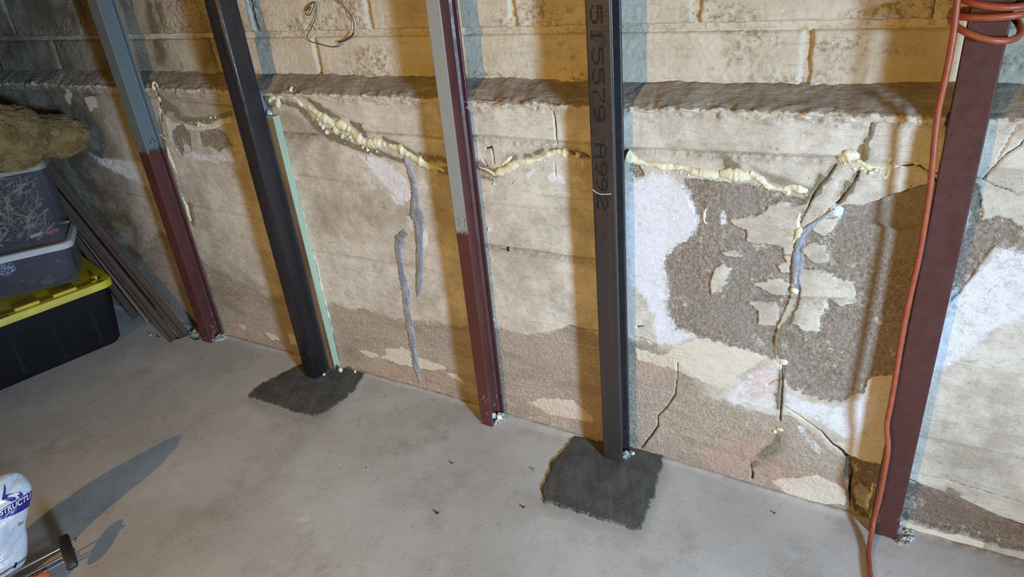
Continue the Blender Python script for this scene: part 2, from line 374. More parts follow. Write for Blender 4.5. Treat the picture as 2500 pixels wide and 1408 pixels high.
def blob(name, c, s, seed=0, amp=.25, fr=2.2, sub=3, flat=None):
    bm = bmesh.new(); bmesh.ops.create_icosphere(bm, subdivisions=sub, radius=1)
    for v in bm.verts:
        p = v.co
        n = float(fbm(np.array([p.x*fr+seed*1.7]), np.array([p.y*fr+p.z*fr*1.3+seed]), seed % 9, 3)[0])
        v.co = Vector((c[0]+p.x*s[0]*(1+amp*n), c[1]+p.y*s[1]*(1+amp*n), c[2]+p.z*s[2]*(1+amp*n)))
        if flat is not None and v.co.z < flat: v.co.z = flat
    for f in bm.faces: f.smooth = True
    me = bpy.data.meshes.new(name); bm.to_mesh(me); bm.free(); return me

# ------------------------------------------------------------------ materials
def lin(r, g, b):
    f = lambda c: (c/255/12.92) if c/255 <= .04045 else ((c/255+.055)/1.055)**2.4
    return (f(r), f(g), f(b), 1)
class NT:
    def __init__(s, name, rough=.9):
        s.m = bpy.data.materials.new(name); s.m.use_nodes = True; s.t = s.m.node_tree; s.n = s.t.nodes
        s.b = s.n['Principled BSDF']; s.b.inputs['Roughness'].default_value = rough
        s.geo = s.n.new('ShaderNodeNewGeometry').outputs['Position']
        s.tc = s.n.new('ShaderNodeTexCoord').outputs['Object']
    def l(s, a, b):
        if isinstance(a, bpy.types.NodeSocket): s.t.links.new(a, b)
        else: b.default_value = a
    def noise(s, sc_, det=4, rough=.55, vec=None, scale3=None, out=0):
        v = vec or s.geo
        if scale3:
            mp = s.n.new('ShaderNodeMapping'); s.l(v, mp.inputs[0]); mp.inputs['Scale'].default_value = scale3; v = mp.outputs[0]
        n = s.n.new('ShaderNodeTexNoise'); s.l(v, n.inputs['Vector']); n.inputs['Scale'].default_value = sc_
        n.inputs['Detail'].default_value = det; n.inputs['Roughness'].default_value = rough; return n.outputs[out]
    def vor(s, sc_, feat='F1', out='Distance', vec=None):
        n = s.n.new('ShaderNodeTexVoronoi'); n.feature = feat; s.l(vec or s.geo, n.inputs['Vector']); n.inputs['Scale'].default_value = sc_; return n.outputs[out]
    def mt(s, op, a, b=0, c=None):
        n = s.n.new('ShaderNodeMath'); n.operation = op; s.l(a, n.inputs[0]); s.l(b, n.inputs[1])
        if c is not None: s.l(c, n.inputs[2])
        return n.outputs[0]
    def rg(s, v, a, b, c=0., d=1., sm=True):
        n = s.n.new('ShaderNodeMapRange'); n.interpolation_type = 'SMOOTHSTEP' if sm else 'LINEAR'
        s.l(v, n.inputs[0])
        for i, k in enumerate((a, b, c, d)): n.inputs[i+1].default_value = k
        return n.outputs[0]
    def mix(s, f, a, b, mode='MIX'):
        n = s.n.new('ShaderNodeMix'); n.data_type = 'RGBA'; n.blend_type = mode; s.l(f, n.inputs[0]); s.l(a, n.inputs[6]); s.l(b, n.inputs[7]); return n.outputs[2]
    def attr(s, name):
        n = s.n.new('ShaderNodeAttribute'); n.attribute_name = name
        p = s.n.new('ShaderNodeSeparateColor'); s.l(n.outputs['Color'], p.inputs[0])
        return p.outputs[0], p.outputs[1], p.outputs[2], n.outputs['Alpha']
    def sep(s, v):
        n = s.n.new('ShaderNodeSeparateXYZ'); s.l(v, n.inputs[0]); return n.outputs
    def bump(s, h, dist=.001, st=1.0):
        n = s.n.new('ShaderNodeBump'); s.l(h, n.inputs['Height']); n.inputs['Distance'].default_value = dist; n.inputs['Strength'].default_value = st
        s.l(n.outputs[0], s.b.inputs['Normal'])
    def col(s, c): s.l(c, s.b.inputs['Base Color']); return s
    def set(s, **k):
        for a, v in k.items(): s.l(v, s.b.inputs[a.replace('_', ' ')])
        return s

def wall_material():
    N = NT('painted_concrete', .92)
    peel, patch, cream, crk = N.attr('ma'); eff, sand, pink, dirt_shade = N.attr('mb'); grey, brown, red, lip = N.attr('mc')
    nb = N.noise(1.8, 3); nm = N.noise(14, 5, .6); nf = N.noise(120, 4, .65); nff = N.noise(520, 2, .6)
    stre = N.noise(6, 6, .65, scale3=(3, 3, 38)); stv = N.noise(5, 5, .6, scale3=(9, 9, .9))
    paint = N.mix(N.rg(nm, .3, .7), lin(214, 206, 192), lin(196, 187, 172))
    paint = N.mix(N.rg(N.noise(3.5, 9, .75), .42, .66, 0, .75), paint, lin(166, 154, 136))
    paint = N.mix(N.rg(N.noise(30, 9, .8, scale3=(1, 1, 1.8)), .53, .66, 0, .62), paint, lin(150, 139, 120))
    paint = N.mix(N.mt('MULTIPLY', N.rg(stre, .52, .72), .4), paint, lin(150, 138, 118))
    stf = N.noise(16, 7, .7, scale3=(1.4, 1.4, 16))
    paint = N.mix(N.mt('MULTIPLY', N.rg(stf, .60, .72), .22), paint, lin(128, 114, 94))
    paint = N.mix(N.mt('MULTIPLY', N.rg(stv, .55, .75), .25), paint, lin(163, 146, 122))
    spk = N.rg(N.vor(70), .06, .13, 1, 0); spm = N.rg(N.noise(9, 3), .52, .62)
    paint = N.mix(N.rg(N.noise(65, 8, .8), .60, .68, 0, .55), paint, lin(108, 94, 74))
    paint = N.mix(N.mt('MULTIPLY', N.mt('MULTIPLY', spk, spm), .65), paint, lin(92, 82, 66))
    # dirt, and the shade painted into the same mask
    dn = N.mt('MULTIPLY', N.mt('MAXIMUM', dirt_shade, N.rg(nb, .62, .8, 0, .4)), N.rg(N.noise(9, 8, .68), .28, .66, .5, 1.05))
    paint = N.mix(N.mt('MINIMUM', N.mt('MULTIPLY', dn, .8), 1.), paint, lin(104, 88, 68))
    nf2 = N.noise(230, 4, .65)
    sandc = N.mix(N.rg(nf2, .36, .64), lin(154, 138, 121), lin(190, 176, 158))
    sandc = N.mix(N.rg(nff, .52, .74, 0, .4), sandc, lin(128, 112, 94))
    sandc = N.mix(N.rg(N.noise(4, 9, .75, scale3=(1, 1, 3)), .44, .64, 0, .65), sandc, lin(136, 120, 102))
    sandc = N.mix(N.rg(N.noise(7, 4), .5, .7, 0, .6), sandc, lin(170, 152, 140))
    sandc = N.mix(N.mt('MULTIPLY', N.rg(stre, .56, .66), .5), sandc, lin(204, 192, 170))
    sandc = N.mix(N.mt('MULTIPLY', dn, .5), sandc, lin(112, 95, 75))
    sf = N.rg(N.mt('ADD', sand, N.mt('MULTIPLY', N.mt('SUBTRACT', N.noise(25, 8, .75), .5), 1.6)), .32, .72)
    c = N.mix(sf, paint, sandc)
    jag = N.mt('ADD', N.mt('MULTIPLY', N.mt('SUBTRACT', N.noise(42, 8, .78), .5), .030), N.mt('MULTIPLY', N.mt('SUBTRACT', nff, .5), .005))
    def thr(sd, k=1., w_=.0006): return N.rg(N.mt('ADD', sd, N.mt('MULTIPLY', jag, k)), -w_, w_)
    c = N.mix(thr(cream), c, N.mix(N.rg(stre, .5, .7, 0, .5), lin(214, 203, 184), lin(180, 168, 146)))
    # stray bare freckles in paint
    agg = N.mix(N.rg(nf, .35, .65), lin(128, 114, 100), lin(166, 151, 136))
    agg = N.mix(N.rg(N.noise(240, 3, .7), .52, .66), agg, lin(98, 86, 73))
    chips = N.n.new('ShaderNodeTexVoronoi'); N.l(N.geo, chips.inputs['Vector']); chips.inputs['Scale'].default_value = 190
    cd_ = N.rg(chips.outputs['Distance'], .16, .26, 1, 0); cs = N.sep(chips.outputs['Color'])
    agg = N.mix(N.mt('MULTIPLY', cd_, N.rg(cs[0], .55, .7)), agg, lin(190, 178, 160))
    agg = N.mix(N.mt('MULTIPLY', N.rg(N.vor(60), .1, .2, 1, 0), N.rg(N.noise(30, 2), .56, .62)), agg, lin(196, 178, 148))
    agg = N.mix(N.rg(N.noise(5, 5, .6), .4, .65, 0, .6), agg, lin(150, 142, 134))
    agg = N.mix(N.mt('MULTIPLY', dirt_shade, .6), agg, lin(92, 68, 42))
    pf = thr(peel, 1.5)
    c = N.mix(pf, c, agg)
    fle = N.mt('MULTIPLY', pf, N.mt('MULTIPLY', N.rg(N.noise(26, 9, .8), .585, .61), N.rg(N.noise(6, 3), .42, .58)))
    c = N.mix(fle, c, lin(200, 188, 168))
    fl2 = N.mt('MULTIPLY', N.mt('MULTIPLY', pf, N.rg(peel, .030, .002)), N.rg(N.noise(55, 9, .82), .56, .59))
    c = N.mix(fl2, c, lin(198, 187, 168))
    # salt bloom
    en = N.mt('ADD', eff, N.mt('ADD', N.mt('MULTIPLY', N.mt('SUBTRACT', N.noise(60, 9, .8), .5), 2.6), N.mt('MULTIPLY', N.mt('SUBTRACT', N.noise(260, 3, .7), .5), 1.1)))
    ef = N.mt('MULTIPLY', N.rg(en, .40, 1.05), N.rg(eff, .02, .2))
    c = N.mix(N.mt('MULTIPLY', ef, .97), c, N.mix(N.rg(nff, .5, .75), lin(224, 222, 226), lin(196, 192, 194)))
    pk = N.mt('MULTIPLY', pink, N.rg(N.noise(40, 6, .7), .35, .65, .1, .75))
    c = N.mix(pk, c, lin(206, 160, 146))
    pc = N.mix(N.rg(N.noise(60, 3), .4, .6), lin(112, 106, 90), lin(132, 124, 106))
    c = N.mix(thr(patch, .9), c, pc)
    c = N.mix(N.mt('MULTIPLY', N.rg(N.mt('ADD', patch, jag), -.012, -.002), .35), c, lin(140, 122, 96))
    c = N.mix(thr(grey, .3), c, lin(164, 164, 166))
    c = N.mix(N.mt('MULTIPLY', thr(brown, .4), .85), c, lin(126, 98, 52))
    c = N.mix(N.mt('MULTIPLY', thr(red, .4), .75), c, lin(186, 62, 56))
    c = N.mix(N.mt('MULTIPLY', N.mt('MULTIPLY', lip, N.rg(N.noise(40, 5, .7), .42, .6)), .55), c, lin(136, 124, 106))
    c = N.mix(N.rg(crk, -.0006, .0006), c, lin(48, 40, 32))
    N.col(c)
    hh = N.mt('ADD', N.mt('MULTIPLY', nf2, N.mt('ADD', .5, N.mt('MULTIPLY', N.mt('MAXIMUM', sf, pf), 1.2))), N.mt('MULTIPLY', nff, .5))
    hh = N.mt('ADD', hh, N.mt('MULTIPLY', N.noise(45, 5, .6, scale3=(1, 1, 3.5)), 1.0))
    hh = N.mt('SUBTRACT', hh, N.mt('MULTIPLY', pf, 1.4))
    N.bump(hh, .0016, 1.0)
    return N.m
def block_material():
    N = NT('painted_block', .92)
    pit, stain_shade, a3, a4 = N.attr('ma')
    nm = N.noise(10, 5, .6); nf = N.noise(90, 5, .7); stre = N.noise(5, 6, .65, scale3=(3, 3, 22))
    c = N.mix(N.rg(nm, .3, .7), lin(204, 194, 175), lin(186, 174, 153))
    c = N.mix(N.rg(stre, .5, .72, 0, .4), c, lin(150, 135, 112))
    c = N.mix(N.mt('MULTIPLY', pit, N.rg(nf, .48, .62, 0, .8)), c, lin(132, 114, 90))
    c = N.mix(N.mt('MULTIPLY', stain_shade, N.rg(N.noise(7, 7, .65), .25, .7, .45, 1.)), c, lin(92, 78, 60))
    c = N.mix(N.mt('MULTIPLY', N.rg(N.vor(65), .05, .1, 1, 0), N.rg(N.noise(8, 2), .5, .6, 0, .7)), c, lin(80, 70, 55))
    N.col(c); N.bump(N.mt('ADD', N.mt('MULTIPLY', nf, N.mt('ADD', .5, pit)), N.mt('MULTIPLY', N.noise(400, 2), .5)), .0014)
    return N.m
def ledge_material():
    N = NT('raw_mortar', .9)
    lp, a2, a3, a4 = N.attr('ma')
    c = N.mix(N.rg(N.noise(16, 5, .65), .35, .65), lin(126, 114, 100), lin(146, 134, 118))
    c = N.mix(N.rg(N.noise(70, 4, .7), .5, .7, 0, .4), c, lin(118, 106, 92))
    c = N.mix(N.mt('MULTIPLY', N.rg(N.noise(6, 4, .6, scale3=(1, 6, 6)), .58, .68), .5), c, lin(176, 164, 146))
    c = N.mix(N.rg(N.mt('ADD', lp, N.mt('MULTIPLY', N.mt('SUBTRACT', N.noise(55, 5, .7), .5), 1.1)), .45, .62), c, lin(198, 186, 166))
    N.col(c); N.bump(N.mt('ADD', N.noise(90, 5, .7), N.mt('MULTIPLY', N.noise(30, 4, .6, scale3=(1, 4, 4)), 1.5)), .002)
    return N.m
def floor_material():
    N = NT('concrete_floor', .8)
    dust, wet, whi, dk = N.attr('ma')
    c = N.mix(N.rg(N.noise(2.2, 5, .6), .35, .65), lin(178, 173, 166), lin(196, 192, 186))
    c = N.mix(N.rg(N.noise(5, 8, .72), .48, .68, 0, .65), c, lin(160, 152, 142))
    c = N.mix(N.rg(N.noise(1.6, 5, .65), .5, .7, 0, .6), c, lin(206, 204, 200))
    c = N.mix(N.rg(N.noise(14, 7, .75), .60, .72, 0, .5), c, lin(138, 130, 120))
    c = N.mix(N.rg(N.noise(28, 5, .7, scale3=(1, .35, 1)), .58, .7, 0, .28), c, lin(140, 133, 124))
    c = N.mix(N.mt('MULTIPLY', N.rg(N.vor(38), .035, .06, 1, 0), N.rg(N.noise(6, 2), .5, .6, 0, .7)), c, lin(110, 104, 94))
    c = N.mix(N.mt('MULTIPLY', N.rg(N.vor(31), .02, .035, 1, 0), .8), c, lin(215, 210, 200))
    c = N.mix(N.mt('MULTIPLY', dust, N.rg(N.noise(60, 6, .7), .3, .6, .25, 1)), c, lin(196, 190, 182))
    c = N.mix(N.mt('MULTIPLY', wet, .65), c, lin(128, 121, 108))
    c = N.mix(N.rg(N.mt('ADD', whi, N.mt('MULTIPLY', N.mt('SUBTRACT', N.noise(90, 4), .5), .01)), -.001, .001), c, lin(214, 208, 196))
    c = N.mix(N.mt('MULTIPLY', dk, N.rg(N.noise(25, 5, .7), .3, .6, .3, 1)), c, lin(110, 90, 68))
    N.col(c); N.l(N.rg(N.noise(5, 4), .3, .7, .62, .85), N.b.inputs['Roughness'])
    N.bump(N.mt('ADD', N.noise(160, 3, .6), N.noise(12, 4)), .0005)
    return N.m
def simple(name, c1, c2=None, rough=.6, sc_=20, bump=.0, det=4, metal=0, spec=None, s3=None, obj=False):
    N = NT(name, rough)
    v = N.tc if obj else None
    N.col(N.mix(N.rg(N.noise(sc_, det, vec=v, scale3=s3), .35, .65), c1, c2 or c1))
    N.b.inputs['Metallic'].default_value = metal
    if spec is not None: N.b.inputs['Specular IOR Level'].default_value = spec
    if bump: N.bump(N.noise(sc_*5, 4, .6, vec=v, scale3=s3), bump)
    return N.m
def post_material(name, base, alt=None, zsplit=None, scratch=.0, rough=.5, rust=0, slope=0):
    N = NT(name, rough)
    p = N.sep(N.geo)
    c = N.mix(N.rg(N.noise(7, 5, .6, scale3=(1, 1, .25)), .35, .65), base, tuple(x*.82 for x in base[:3])+(1,))
    if rust: c = N.mix(N.rg(N.noise(40, 5, .65, scale3=(1, 1, .05)), .5, .72, 0, rust), c, lin(88, 58, 42))
    if alt is not None:
        e = N.mt('ADD', p[2], N.mt('MULTIPLY', N.mt('SUBTRACT', N.noise(45, 5, .7, scale3=(6, 6, .6)), .5), .07))
        c = N.mix(N.rg(e, zsplit-.003, zsplit+.003), c, alt)
        spl = N.mt('MULTIPLY', N.rg(N.noise(150, 2, .6, scale3=(1, 1, .5)), .60, .64), N.rg(p[2], zsplit+.09, zsplit+.015))
        c = N.mix(N.mt('MULTIPLY', spl, N.rg(p[2], zsplit-.004, zsplit)), c, base)
    ch = N.mt('MULTIPLY', N.rg(N.vor(60), .03, .055, 1, 0), N.rg(N.noise(12, 2), .5, .6))
    c = N.mix(N.mt('MULTIPLY', ch, .7), c, lin(176, 156, 140))
    low = N.rg(p[2], .22, .0)
    c = N.mix(N.mt('MULTIPLY', N.mt('MULTIPLY', low, N.rg(N.noise(55, 6, .75, scale3=(1, 1, .5)), .58, .66)), scratch), c, lin(182, 160, 145))
    N.col(c); N.l(N.rg(N.noise(30, 4), .3, .7, rough-.08, rough+.12), N.b.inputs['Roughness'])
    N.bump(N.noise(220, 3, .6), .0004)
    return N.m
MW = wall_material(); MBK = block_material(); ML = ledge_material(); MF = floor_material()
FOAM = simple('cured_foam', lin(232, 228, 202), lin(214, 205, 166), .65, 60, .0016)
FOAMW = simple('pale_foam', lin(216, 222, 214), lin(190, 198, 190), .6, 60, .001)
CAULK = simple('grey_caulk', lin(150, 151, 158), lin(126, 128, 136), .6, 30, .0012)
MORT = NT('wet_mortar', .85)
_c = MORT.mix(MORT.rg(MORT.noise(14, 6, .65), .35, .65), lin(74, 72, 68), lin(92, 90, 85))
_c = MORT.mix(MORT.rg(MORT.noise(40, 6, .75, scale3=(1, .45, 1)), .60, .74, 0, .5), _c, lin(128, 124, 116))
_c = MORT.mix(MORT.rg(MORT.vor(52), .03, .05, 1, 0), _c, lin(170, 165, 154))
_ea = MORT.attr('ma')[0]
_c = MORT.mix(MORT.mt('MULTIPLY', _ea, MORT.rg(MORT.noise(80, 4, .7), .50, .66)), _c, lin(138, 131, 120))
MORT.col(_c); MORT.bump(MORT.noise(110, 5, .65), .0016); MORT = MORT.m
RUBBLE = simple('crumbled_mortar', lin(150, 146, 140), lin(196, 194, 190), .9, 80, .002)

# ------------------------------------------------------------------ the wall
wb = bpy.data.objects.new('wall_back', None)
xs = []
x = -4.3
while x < 1.6:
    xs.append(x); d = math.hypot(x, 1.63)
    x += .0024*max(1., d/1.9) if x < .62 else .012
xs = np.array(xs); zs = np.concatenate([np.arange(-.02, 1.072, .0025)])
GX, GZ = np.meshgrid(xs, zs, indexing='ij')
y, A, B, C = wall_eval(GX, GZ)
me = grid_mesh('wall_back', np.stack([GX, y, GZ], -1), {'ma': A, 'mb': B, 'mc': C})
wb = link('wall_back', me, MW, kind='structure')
# mortar backing behind the blocks
xs2 = np.arange(-4.4, 1.6, .012); zs2 = np.arange(1.06, 2.31, .008)
GX, GZ = np.meshgrid(xs2, zs2, indexing='ij')
yy = YB+.005+.004*fbm(GX*14, GZ*30, 40)
Z0 = np.zeros(GX.shape)
pitm = np.stack([Z0+.6, ss(-2.2, -3.6, GX)*.7, Z0, Z0], -1)  # second channel: same painted leftward dimming as on the blocks
link('joint_mortar', grid_mesh('joint_mortar', np.stack([GX, yy, GZ], -1), {'ma': pitm}), MBK, wb)
# blocks
STAIN_SHADE = [(wpts(p, YB), f, a) for p, f, a in [
 ([(20,30),(70,60),(75,120),(40,150),(0,110)],.04,.9),([(480,0),(530,60),(540,170),(500,170)],.04,.6),([(960,0),(1030,0),(1020,70),(980,60)],.05,.45),([(120,60),(150,150),(130,160),(105,70)],.02,.8),
 ([(355,0),(400,0),(410,160),(385,160)],.02,.5),([(2180,20),(2310,60),(2280,170),(2160,120)],.05,.3)]]  # first polygon here paints the shadow strip beside the far left post
def block(x0, x1, z0, z1, st, k):
    nx = max(3, int((x1-x0)/st)); nz = max(3, int((z1-z0)/st))
    u = np.concatenate([[0, .001, .0025], np.linspace(.005, x1-x0-.005, nx), [x1-x0-.0025, x1-x0-.001, x1-x0]])
    v = np.concatenate([[0, .001, .0025], np.linspace(.005, z1-z0-.005, nz), [z1-z0-.0025, z1-z0-.001, z1-z0]])
    U, V = np.meshgrid(u, v, indexing='ij'); X = x0+U; Z = z0+V
    ed = np.minimum(np.minimum(U, x1-x0-U), np.minimum(V, z1-z0-V))
    X = X+.002*fbm(X*0+k, Z*30, 3)*(ed < .004); 
    pit = np.clip(ss(.38, .85, fbm(X*6+k*.7, Z*11, 50, 4)+.42+.35*ss(.07, .0, Z-z0)), 0, 1)
    yv = YB-.005+.004*fbm(X*6+k, Z*9, 51, 3)+pit*.0075*np.maximum(fbm(X*55, Z*75, 52, 3)+.1, -.15)+.0018*fbm(X*160, Z*160, 53, 2)
    yv = yv+.012*(1-ss(0, .0045+.004*(fbm(X*40, Z*40, 54, 2)+.5), ed))
    stain_shade = np.clip(soft(X, Z, STAIN_SHADE)+ss(-1.7, -3.1, X)*.95, 0, 1)  # stains, plus leftward darkening that paints in the dim upper-left light
    A = np.stack([pit, stain_shade, Z*0, Z*0], -1)
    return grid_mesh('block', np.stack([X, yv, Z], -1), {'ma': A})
k = 0
for r in range(6):
    z0 = 1.075 if r == 0 else 1.245+(r-1)*.205
    z1 = 1.232 if r == 0 else min(z0+.195, 2.3)
    off = -.245 if r % 2 == 0 else -.01
    for i in range(-9, 4):
        a = off+i*.48; b = a+.468
        if b < -4.3 or a > 1.55: continue
        k += 1
        far = (r <= 1) and (-3.6 < a < .4)
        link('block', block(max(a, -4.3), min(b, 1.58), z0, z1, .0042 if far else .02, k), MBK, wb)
# ledge
xs3 = np.concatenate([np.arange(-4.3, -2.2, .006), np.arange(-2.2, .62, .0038), np.arange(.62, 1.6, .012)])
ts = np.linspace(0, 1, 30)
LX, LT = np.meshgrid(xs3, ts, indexing='ij')
bow = np.interp(LX, BOWX, BOWY)
zf = 1.068+.005*fbm(LX*5, LX*0, 60, 3)+.004*np.interp(LX, [-.3, -.1, .5], [0, 1, 2])
zb = 1.120+.007*fbm(LX*4, LX*0+3, 61, 3)+.006*fbm(LX*18, LX*0+3, 62, 3)+.010*ss(-.25, .0, LX)
lipd = .012+.010*fbm(LX*22, LX*0, 63, 3)+.010*ss(-2.0, -1.95, LX)*ss(-1.6, -1.7, LX)
t1 = .22
droop = .022+.016*fbm(LX*16, LX*0, 66, 3)
fy = np.where(LT < t1, YW+bow+.004-lipd*ss(0, t1, LT), YW+bow+.004-lipd+(YB+.003-YW-bow-.004+lipd)*(LT-t1)/(1-t1))
fz = np.where(LT < t1, zf-droop*(1-LT/t1), zf+(zb-zf)*((LT-t1)/(1-t1))**.85)
nn = .006*fbm(LX*9, LT*2, 64, 3)+.0025*fbm(LX*60, LT*10, 65, 3)
edge = np.where(LT < t1*1.6, .010*np.maximum(fbm(LX*48, LT*14, 67, 3), -.25), 0)
fz = fz+nn*ss(0, .3, LT)*ss(1, .85, LT)+edge*.4; fy = fy-nn*.4*ss(0, .2, LT)-edge
mk = np.clip(1.25-LT*3.2, 0, 1)
link('mortar_ledge', grid_mesh('mortar_ledge', np.stack([LX, fy, fz], -1), {'ma': np.stack([mk, mk, mk, mk], -1)}), ML, wb, label='grey brown sloping mortar ledge under the blocks')

# ------------------------------------------------------------------ floor, side wall, ceiling
fx = np.concatenate([np.arange(-4.4, -2.2, .02), np.arange(-2.2, .8, .008), np.arange(.8, 4.6, .08)])
fyv = np.concatenate([np.arange(-4.4, 0, .08), np.arange(0, 1.2, .014), np.arange(1.2, 1.70, .006)])
FX, FY = np.meshgrid(fx, fyv, indexing='ij')
def fpts(L): return np.array([hit(a, b, 2, 0.)[:2] for a, b in L])
wy = YW+np.interp(FX, BOWX, BOWY)
dw = wy-FY
fz = .0012*fbm(FX*2, FY*2, 70, 3)+.0002*fbm(FX*30, FY*30, 71, 2)
fil = ss(.035+.03*fbm(FX*8, FX*0, 72, 2), 0, dw)
fz = fz+fil*.0045*(1+.6*fbm(FX*40, FY*40, 73, 3))
FW = FX+.02*fbm(FX*12, FY*12, 74); FV = FY+.02*fbm(FX*12, FY*12, 75)
dust = np.zeros(FX.shape)
for P, f, a in [(fpts([(1330,1090),(1400,1060),(1420,1110),(1340,1180)]),.04,.7),(fpts([(1330,1230),(1560,1310),(1640,1130),(1680,1160),(1600,1330),(1330,1270)]),.05,.6),
                (fpts([(2150,1290),(2240,1250),(2230,1340),(2160,1330)]),.03,.9),(fpts([(1180,1030),(1260,1010),(1260,1050),(1190,1055)]),.02,.8),
                (fpts([(300,790),(540,820),(540,850),(300,830)]),.04,.7),(fpts([(600,975),(700,900),(640,930)]),.02,.6)]:
    dust = np.maximum(dust, a*ss(-f, f, sd_poly(FW, FV, P, f*2)))
dust = np.maximum(dust, fil*.35)
wet = np.zeros(FX.shape)
for P, f in [(fpts([(590,975),(745,885),(900,905),(780,1045),(640,1010)]),.02),(fpts([(1310,1225),(1400,1060),(1640,1115),(1580,1320),(1340,1260)]),.02)]:
    wet = np.maximum(wet, .55*ss(-f, f, sd_poly(FW, FV, P, f*2)))
wet = np.maximum(wet, .30*ss(-.2, .2, sd_poly(FW, FV, fpts([(60,1080),(220,1100),(200,1170),(40,1160)]), .3)))
whi = np.full(FX.shape, -1.)
for P, W in [(fpts([(728,1269),(748,1266)]), [.006, .010]), (fpts([(755,1264),(788,1274)]), [.0015, .001])]: whi = np.maximum(whi, sd_line(FX, FY, P, W))
whi = np.maximum(whi, sd_line(FX, FY, fpts([(660,1150),(690,1160)]), [.002, .002])-.01*0-.003)
dk = np.maximum(ss(.05, 0, dw)*ss(-.05, .3, FX)*.9, .22*ss(.2, .5, FX)*ss(.6, .2, dw))  # second term paints the shade of the lower-right corner into the floor colour
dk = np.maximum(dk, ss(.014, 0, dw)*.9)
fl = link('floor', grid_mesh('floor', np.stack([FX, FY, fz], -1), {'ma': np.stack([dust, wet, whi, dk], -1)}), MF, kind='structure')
CW = simple('side_wall_paint', lin(120, 108, 90), lin(92, 80, 66), .95, 6, .003)
lx, lz = np.meshgrid(np.arange(-3.2, 1.75, .02), np.arange(-.02, 2.32, .02), indexing='ij')
link('wall_left', grid_mesh('wall_left', np.stack([-3.62+.012*fbm(lx*4, lz*4, 80), lx, lz], -1), flip=True), CW, kind='structure')
me = bmesh_obj('ceiling', lambda bm: box(bm, -4.3, 4.5, -5.0, 1.75, 2.30, 2.34))
link('ceiling', me, simple('ceiling_boards', lin(120, 100, 78), lin(98, 80, 60), .9, 4), kind='structure')

# ------------------------------------------------------------------ foam and caulk on the wall (parts of the wall)
def foam(pts, wd, name='foam_sealant', mat=FOAM, seed=0, lab=None, lump=.6, parent=wb, thick=.6):
    P = wpts(pts); W = [wd]*len(pts) if np.isscalar(wd) else wd
    Q = np.array([[P[i, 0], 0, P[i, 1], W[i]*pxm((P[i, 0], YW, P[i, 1]))] for i in range(len(pts))])
    Q[:, 3] *= 1.22; R = crom(Q, .0022); n = len(R)
    yv = wall_eval(R[:, 0], R[:, 2])[0]
    s = np.arange(n)*.0022
    rr = R[:, 3]*(1+lump*fbm(s*42+seed, s*0+seed, 90, 3)*1.3); rr[0] *= .4; rr[-1] *= .4
    T = np.gradient(R[:, [0, 2]], axis=0); T /= np.linalg.norm(T, axis=1)[:, None]+1e-9
    K = 12; V = []
    jit = .35*R[:, 3]*fbm(s*40+seed, s*0+5, 91, 2)
    for i in range(n):
        nx, nz = -T[i, 1], T[i, 0]
        for k in range(K):
            a = 2*math.pi*k/K
            q = 1+.30*float(vn(np.array([s[i]*170+seed]), np.array([k*1.1]), 92)[()][0])*1.4
            o = rr[i]*math.cos(a)*q+jit[i]
            V.append((R[i, 0]+nx*o, yv[i]+.001-thick*rr[i]*math.sin(a)*q, R[i, 2]+nz*o))
    F = [(i*K+k, i*K+(k+1) % K, (i+1)*K+(k+1) % K, (i+1)*K+k) for i in range(n-1) for k in range(K)]
    F += [tuple(range(K))[::-1], tuple((n-1)*K+k for k in range(K))]
    o = link(name, pyd(name, V, F, True), mat, parent)
    if lab: o['label'] = lab
    return o
def fblob(px, py, w_, h_=None, mat=FOAM, seed=0, name='foam_lump'):
    p = hit(px, py, 1, YW); y_ = wall_y(p[0], p[2]); m = pxm(p); h_ = h_ or w_
    return link(name, blob(name, (p[0], y_-.001, p[2]), (w_*m, min(w_, h_)*m*.7, h_*m), seed, .8, 1.8, 2), mat, wb)
foam([(374,200),(370,210),(376,220)], 3.4, seed=1); foam([(376,199),(382,214)], 2.2, seed=21)
fblob(381, 226, 2.5, seed=2); fblob(386, 243, 5, 7, seed=3); foam([(383,265),(388,280)], [4, 3], seed=4)
foam([(652,249),(662,240),(668,236)], [4, 3.5, 2.5], seed=5); foam([(668,240),(685,231),(700,225)], [2.5, 4, 3], seed=6)
foam([(673,238),(675,252),(671,264)], [2, 5, 3.5], seed=7); fblob(653, 278, 9, 8, FOAMW, 8)
foam([(708,212),(709,226)], [4.5, 3], seed=9); foam([(712,238),(722,250),(732,262)], [2.5, 5, 3], seed=10)
foam([(745,262),(760,272),(775,285),(790,292),(805,302),(818,306)], [3,5,7,8,6,4], seed=11, lab='main run of cream foam between the two middle posts')
foam([(812,304),(825,308),(836,312),(843,318)], [6, 12, 11, 5], seed=12, lump=.3)
foam([(842,314),(855,326),(868,338),(880,345),(890,347)], [6,8,9,8,5], seed=13); foam([(888,346),(900,352),(915,350),(925,352)], [4,7,8,5], seed=14)
foam([(940,357),(955,360),(972,366),(985,372),(1000,382),(1015,392),(1030,400),(1045,407),(1062,410),(1085,418)], [4,9,9,8,8,7,8,7,4,3], seed=15)
foam([(925,352),(935,358)], [4,5], seed=16)
for i, (a, b, c) in enumerate([(770,292,5),(782,312,6),(792,325,8),(812,320,9),(800,300,6),(775,305,5),(848,338,6),(830,335,6),(853,345,4),(893,368,4),(900,378,4),(892,390,4),(880,362,4),(915,372,3)]):
    fblob(a, b, c, c*(1.2 if i % 2 else .8), FOAMW if i % 3 else FOAM, 30+i)
foam([(1170,408),(1185,412),(1200,420),(1212,424),(1228,416),(1240,410),(1258,402),(1275,395)], [2,2,4,7,6,7,6,5], seed=17)
foam([(1225,402),(1240,390),(1252,382)], [3,5,3], seed=18)
